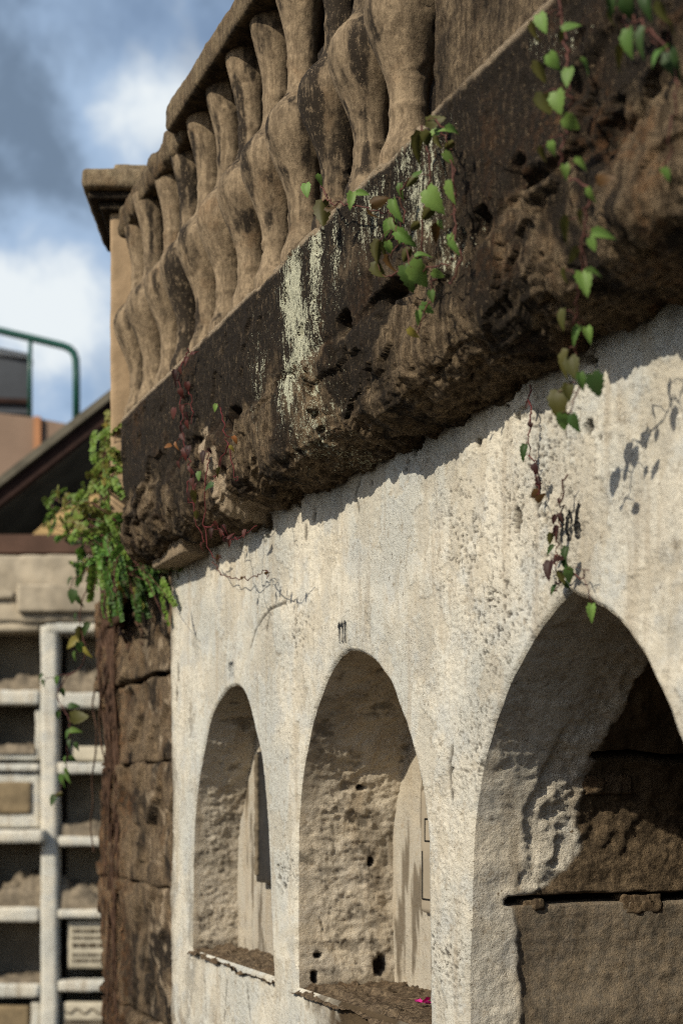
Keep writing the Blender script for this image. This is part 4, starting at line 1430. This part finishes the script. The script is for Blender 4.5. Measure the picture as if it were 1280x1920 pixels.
def LX(px, Z): return (px - CX) / F * Z
def LZ(py, Z): return EYE + (HY - py) / F * Z


whitew = m_plaster('tomb_whitewash', 1.02)
oldpl = m_flat('old_tomb_plaster', (0.46, 0.39, 0.29), 0.9, 0.45, 3, 0.5)
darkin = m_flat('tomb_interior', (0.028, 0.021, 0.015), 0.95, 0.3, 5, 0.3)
rubm = m_flat('rubble', (0.24, 0.195, 0.14), 0.95, 0.5, 18, 0.9)
tanpl = m_flat('tan_stone_panel', (0.24, 0.18, 0.105), 0.8, 0.4, 9, 0.4)
letter = m_flat('engraved_letters', (0.10, 0.075, 0.045), 0.8, 0.3, 30, 0.2)
marble = m_flat('marble_panel', (0.50, 0.45, 0.35), 0.6, 0.25, 5, 0.2)

ZT = 9.6
tomb, (tx0, tz0) = bg_thing('tomb_grid', 'white concrete grid of open burial chambers standing behind the wall corner', 'tomb', 90, ZT)


def tb(name, px0, py0, px1, py1, d0, d1, mat, bev=.012, amp=.006, res=.03, parent=None):
    V, f = rbox((LX(px0, ZT) - tx0, d0, LZ(py1, ZT)), (LX(px1, ZT) - tx0, d1, LZ(py0, ZT)), res, bev, amp, 9, 3, 0.006, 3, off=px0 * .01 + py0 * .013)
    return mesh_np(name, V, f, mat, parent or tomb)


POSTS = [(-205, -172), (-65, -32), (75, 107), (215, 248)]
for a, b in POSTS:
    tb('post', a, 1172, b, 2080, 0.0, .15, whitew)
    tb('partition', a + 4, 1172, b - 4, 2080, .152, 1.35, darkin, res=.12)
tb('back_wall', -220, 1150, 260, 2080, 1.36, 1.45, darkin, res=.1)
for col, (a, b) in enumerate([(-172, -65), (-32, 75), (107, 215)]):
    rows = {0: [(1298, 1322), (1415, 1447), (1700, 1728), (1845, 1872)], 1: [(1294, 1322), (1432, 1447), (1702, 1730), (1846, 1872)], 2: [(1298, 1328), (1430, 1452), (1568, 1588), (1706, 1723), (1840, 1861)]}[col]
    for y0, y1 in rows:
        tb('beam', a + .6, y0, b - .6, y1, -.004, .15, whitew, res=.025)
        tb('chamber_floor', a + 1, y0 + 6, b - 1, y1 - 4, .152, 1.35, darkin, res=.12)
    if col < 2:
        tb('shelf', a - 3, 1556, b + 12, 1581, -.10, .50, whitew)
tb('cornice_beam', -230, 1040, 262, 1168, -.02, .6, oldpl, .02, .02, .03)
tb('cornice_moulding', 36, 1098, 262, 1150, -.07, -.021, oldpl, .01, .01, .02)
tb('cornice_moulding', -230, 1110, 30, 1125, -.06, -.021, oldpl, .01, .012, .02)
tb('lintel', 85, 1168, 262, 1186, -.006, .4, whitew)
tb('lintel', -230, 1166, 74, 1184, .004, .4, oldpl)
# inner frames, panels
tb('panel', -31, 1449, 74, 1554, .03, .12, whitew)
pq = tb('plaque', -25, 1466, 58, 1526, .012, .029, tanpl, .006, .004)
tb('chamber_frame', 62, 1330, 74, 1412, .05, .14, whitew, res=.015)
tb('chamber_frame', -31, 1408, 74, 1426, .05, .14, whitew, res=.02)
pq = tb('plaque', 122, 1728, 214, 1820, .07, .12, marble, .006, .003)
mb = MB()
for k, (yy, ht) in enumerate([(1775, 9), (1793, 5), (1804, 5), (1748, 7), (1761, 5)]):
    mb = MB()
    x = 132
    while x < 205:
        wl = random.uniform(2.0, 6)
        mb.box((LX(x, ZT) - tx0, .064, LZ(yy + ht / 2, ZT)), (LX(x + wl, ZT) - tx0, .0695, LZ(yy - ht / 2, ZT)))
        x += wl + random.uniform(1.2, 4)
    mb.build('inscription_line', letter, pq)
pq2 = tb('plaque', 115, 1882, 214, 2000, .05, .10, marble, .006, .003)
mb = MB()
mb.tube([(LX(120 + 5 * k, ZT) - tx0, .047, LZ(1899 + 5 * math.sin(k * 1.1), ZT)) for k in range(18)], .006, 5)
mb.build('carved_ornament', letter, pq2)
mb = MB()
for x in np.arange(120, 212, 5.5):
    mb.box((LX(x, ZT) - tx0, .044, LZ(1925, ZT)), (LX(x + 3, ZT) - tx0, .0495, LZ(1914, ZT)))
mb.build('inscription_line', letter, pq2)
tb('plaque', -30, 1888, 52, 2000, .05, .10, tanpl, .006, .004)
tb('chamber_frame', 54, 1880, 74, 2000, .04, .10, whitew, res=.02)
tb('ledge_block', 128, 1398, 214, 1428, .10, .4, marble)


def rubble(px0, px1, py_top, py_bot, seed, lean=0):
    n = 40
    gx = np.linspace(LX(px0, ZT) - tx0, LX(px1, ZT) - tx0, n)
    gy = np.linspace(.04, .34, 16)
    GX, GY = np.meshgrid(gx, gy, indexing='ij')
    q = np.stack([GX.ravel(), GY.ravel(), np.zeros(GX.size)], 1)
    h = LZ(py_top, ZT) - LZ(py_bot, ZT)
    u = (GX.ravel() - gx[0]) / (gx[-1] - gx[0])
    prof = 0.55 + 0.45 * (u if lean > 0 else (1 - u) if lean < 0 else .6)
    prof = prof * (0.75 + .25 * sstep(.04, .2, GY.ravel()))
    z = LZ(py_bot, ZT) + h * prof * (1 + .7 * fbm(q, 9, 4, .6, off=seed))
    V = np.stack([GX.ravel(), GY.ravel(), z], 1)
    V2 = V.copy().reshape(n, 16, 3)
    skirt = V2[:, :1].copy(); skirt[:, :, 2] = LZ(py_bot, ZT) - .01; skirt[:, :, 1] -= .01
    V2 = np.concatenate([skirt, V2], 1)
    mesh_np('rubble', V2.reshape(-1, 3), [grid_faces(n, 17)], rubm, tomb)


rubble(-30, 74, 1262, 1294, 1, 1); rubble(108, 214, 1240, 1296, 2, 1); rubble(-30, 62, 1392, 1410, 3); rubble(108, 214, 1540, 1568, 4, 0)
rubble(-30, 74, 1640, 1702, 5, 1); rubble(108, 214, 1655, 1705, 6, -1); rubble(-30, 74, 1832, 1846, 7)

# low pitched roof behind the tomb grid
roofm = m_flat('roof_sheet', (0.13, 0.115, 0.085), 0.8, 0.4, 4, 0.4)
timber = m_flat('dark_timber', (0.035, 0.016, 0.012), 0.8, 0.4, 10, 0.3)
ochre = m_flat('sunlit_wall_ochre', (0.48, 0.33, 0.15), 0.9, 0.25, 3, 0.3)
ZR = 10.6
shed, (sx0, _) = bg_thing('shed', 'dark timber shed roof sloping down behind the tomb grid', 'shed', 60, ZR)


def prism(name, poly, d0, d1, mat, parent, x0, Z):
    mb = MB()
    n = len(poly)
    Zq = Z + d0
    fr = [(LX(a, Zq) - x0, d0, LZ(b, Zq)) for a, b in poly]
    bk = [(LX(a, Zq) - x0, d1, LZ(b, Zq)) for a, b in poly]
    mb.add(fr + bk, [tuple(range(n))[::-1], tuple(range(n, 2 * n))] + [(i, (i + 1) % n, n + (i + 1) % n, n + i) for i in range(n)])
    return mb.build(name, mat, parent)


prism('roof', [(-160, 1018), (-160, 1036), (330, 651), (330, 633)], -.75, 2.5, roofm, shed, sx0, ZR)
prism('fascia_board', [(-160, 1037), (-160, 1072), (330, 687), (330, 652)], -.70, -.62, timber, shed, sx0, ZR)
for d in (-.2, .4):
    prism('rafter', [(-160, 1037), (-160, 1082), (330, 697), (330, 652)], d, d + .08, timber, shed, sx0, ZR)
prism('inner_wall', [(-160, 1062), (330, 677), (330, 1120), (-160, 1120)], .75, .85, timber, shed, sx0, ZR)
prism('sunlit_wall_piece', [(55, 1012), (185, 1012), (185, 925), (135, 940), (100, 965), (62, 1000)], -.55, -.45, ochre, shed, sx0, ZR)  # cut to the wall's lit triangle; sunlight painted in by shape and ochre colour
prism('tie_beam', [(-160, 1002), (260, 1002), (260, 1036), (-160, 1036)], -.72, -.60, m_flat('brown_timber', (0.09, 0.05, 0.035), .8, .3, 8, .3), shed, sx0, ZR)
mb = MB()
mb.box((LX(-160, ZR) - sx0, -.58, 0), (LX(260, ZR) - sx0, -.44, LZ(1040, ZR)))
mb.build('wall', oldpl, shed)

# brown flat building with a tank frame on it
ZH = 15.0
brownm = m_flat('brown_render', (0.24, 0.165, 0.12), 0.9, 0.15, 2, 0.1)
orangem = m_flat('orange_render', (0.42, 0.20, 0.10), 0.9, 0.15, 2, 0.1)
tankm = m_flat('grey_tank', (0.055, 0.062, 0.075), 0.6, 0.3, 2, 0.1)
greenm = m_flat('green_pipe', (0.008, 0.075, 0.055), 0.4, 0.2, 6, 0.05, 0.5)
whitesh = m_flat('pale_sheet', (0.45, 0.45, 0.43), 0.6, 0.2, 3, 0.1)
house, (hx0, _) = bg_thing('brown_building', 'plain brown rendered building beyond the shed roof', 'building', 30, ZH)
prism('wall', [(-300, 2060), (150, 2060), (150, 799), (60, 782), (-300, 738)], 0, 4, brownm, house, hx0, ZH)
prism('pilaster', [(63, 1100), (76, 1100), (76, 781), (63, 779)], -.06, -.003, orangem, house, hx0, ZH)
tank, (kx0, _) = bg_thing('water_tank', 'dark grey panelled water tank on the brown building roof', 'tank', 0, ZH)
tank.location.z = LZ(760, ZH)
kz = LZ(760, ZH)


def tprism(name, poly, d0, d1, mat):
    o = prism(name, poly, d0, d1, mat, tank, kx0, ZH)
    o.data.transform(__import__('mathutils').Matrix.Translation((0, 0, -kz)))
    return o


tprism('tank_body', [(-200, 765), (53, 776), (53, 672), (-200, 640)], .5, .7, tankm)
tprism('tank_rib', [(-200, 738), (53, 747), (53, 755), (-200, 746)], .44, .497, timber)
tprism('tank_lid', [(-200, 640), (53, 671), (53, 662), (-200, 610)], .46, .7, whitesh)
pipe, (px0, _) = bg_thing('pipe_frame', 'bent dark green pipe railing beside the grey water tank', 'railing', 70, ZH)
pipe.location.z = LZ(785, ZH)
pz0 = LZ(785, ZH)


def PP(a, b, d=0.0): return (LX(a, ZH + .25) - px0, .25 + d, LZ(b, ZH + .25) - pz0)


mb = MB()
mb.tube([PP(-140, 590), PP(0, 620), PP(60, 634), PP(118, 648), PP(130, 653), PP(138, 661), PP(142, 673), PP(143, 700), PP(143, 795)], .040, 10)
mb.build('bent_pipe', greenm, pipe, smooth=True)
mb = MB()
mb.tube([PP(57, 634), PP(56, 700), PP(56, 785)], .022, 10)
mb.build('post', greenm, pipe, smooth=True)
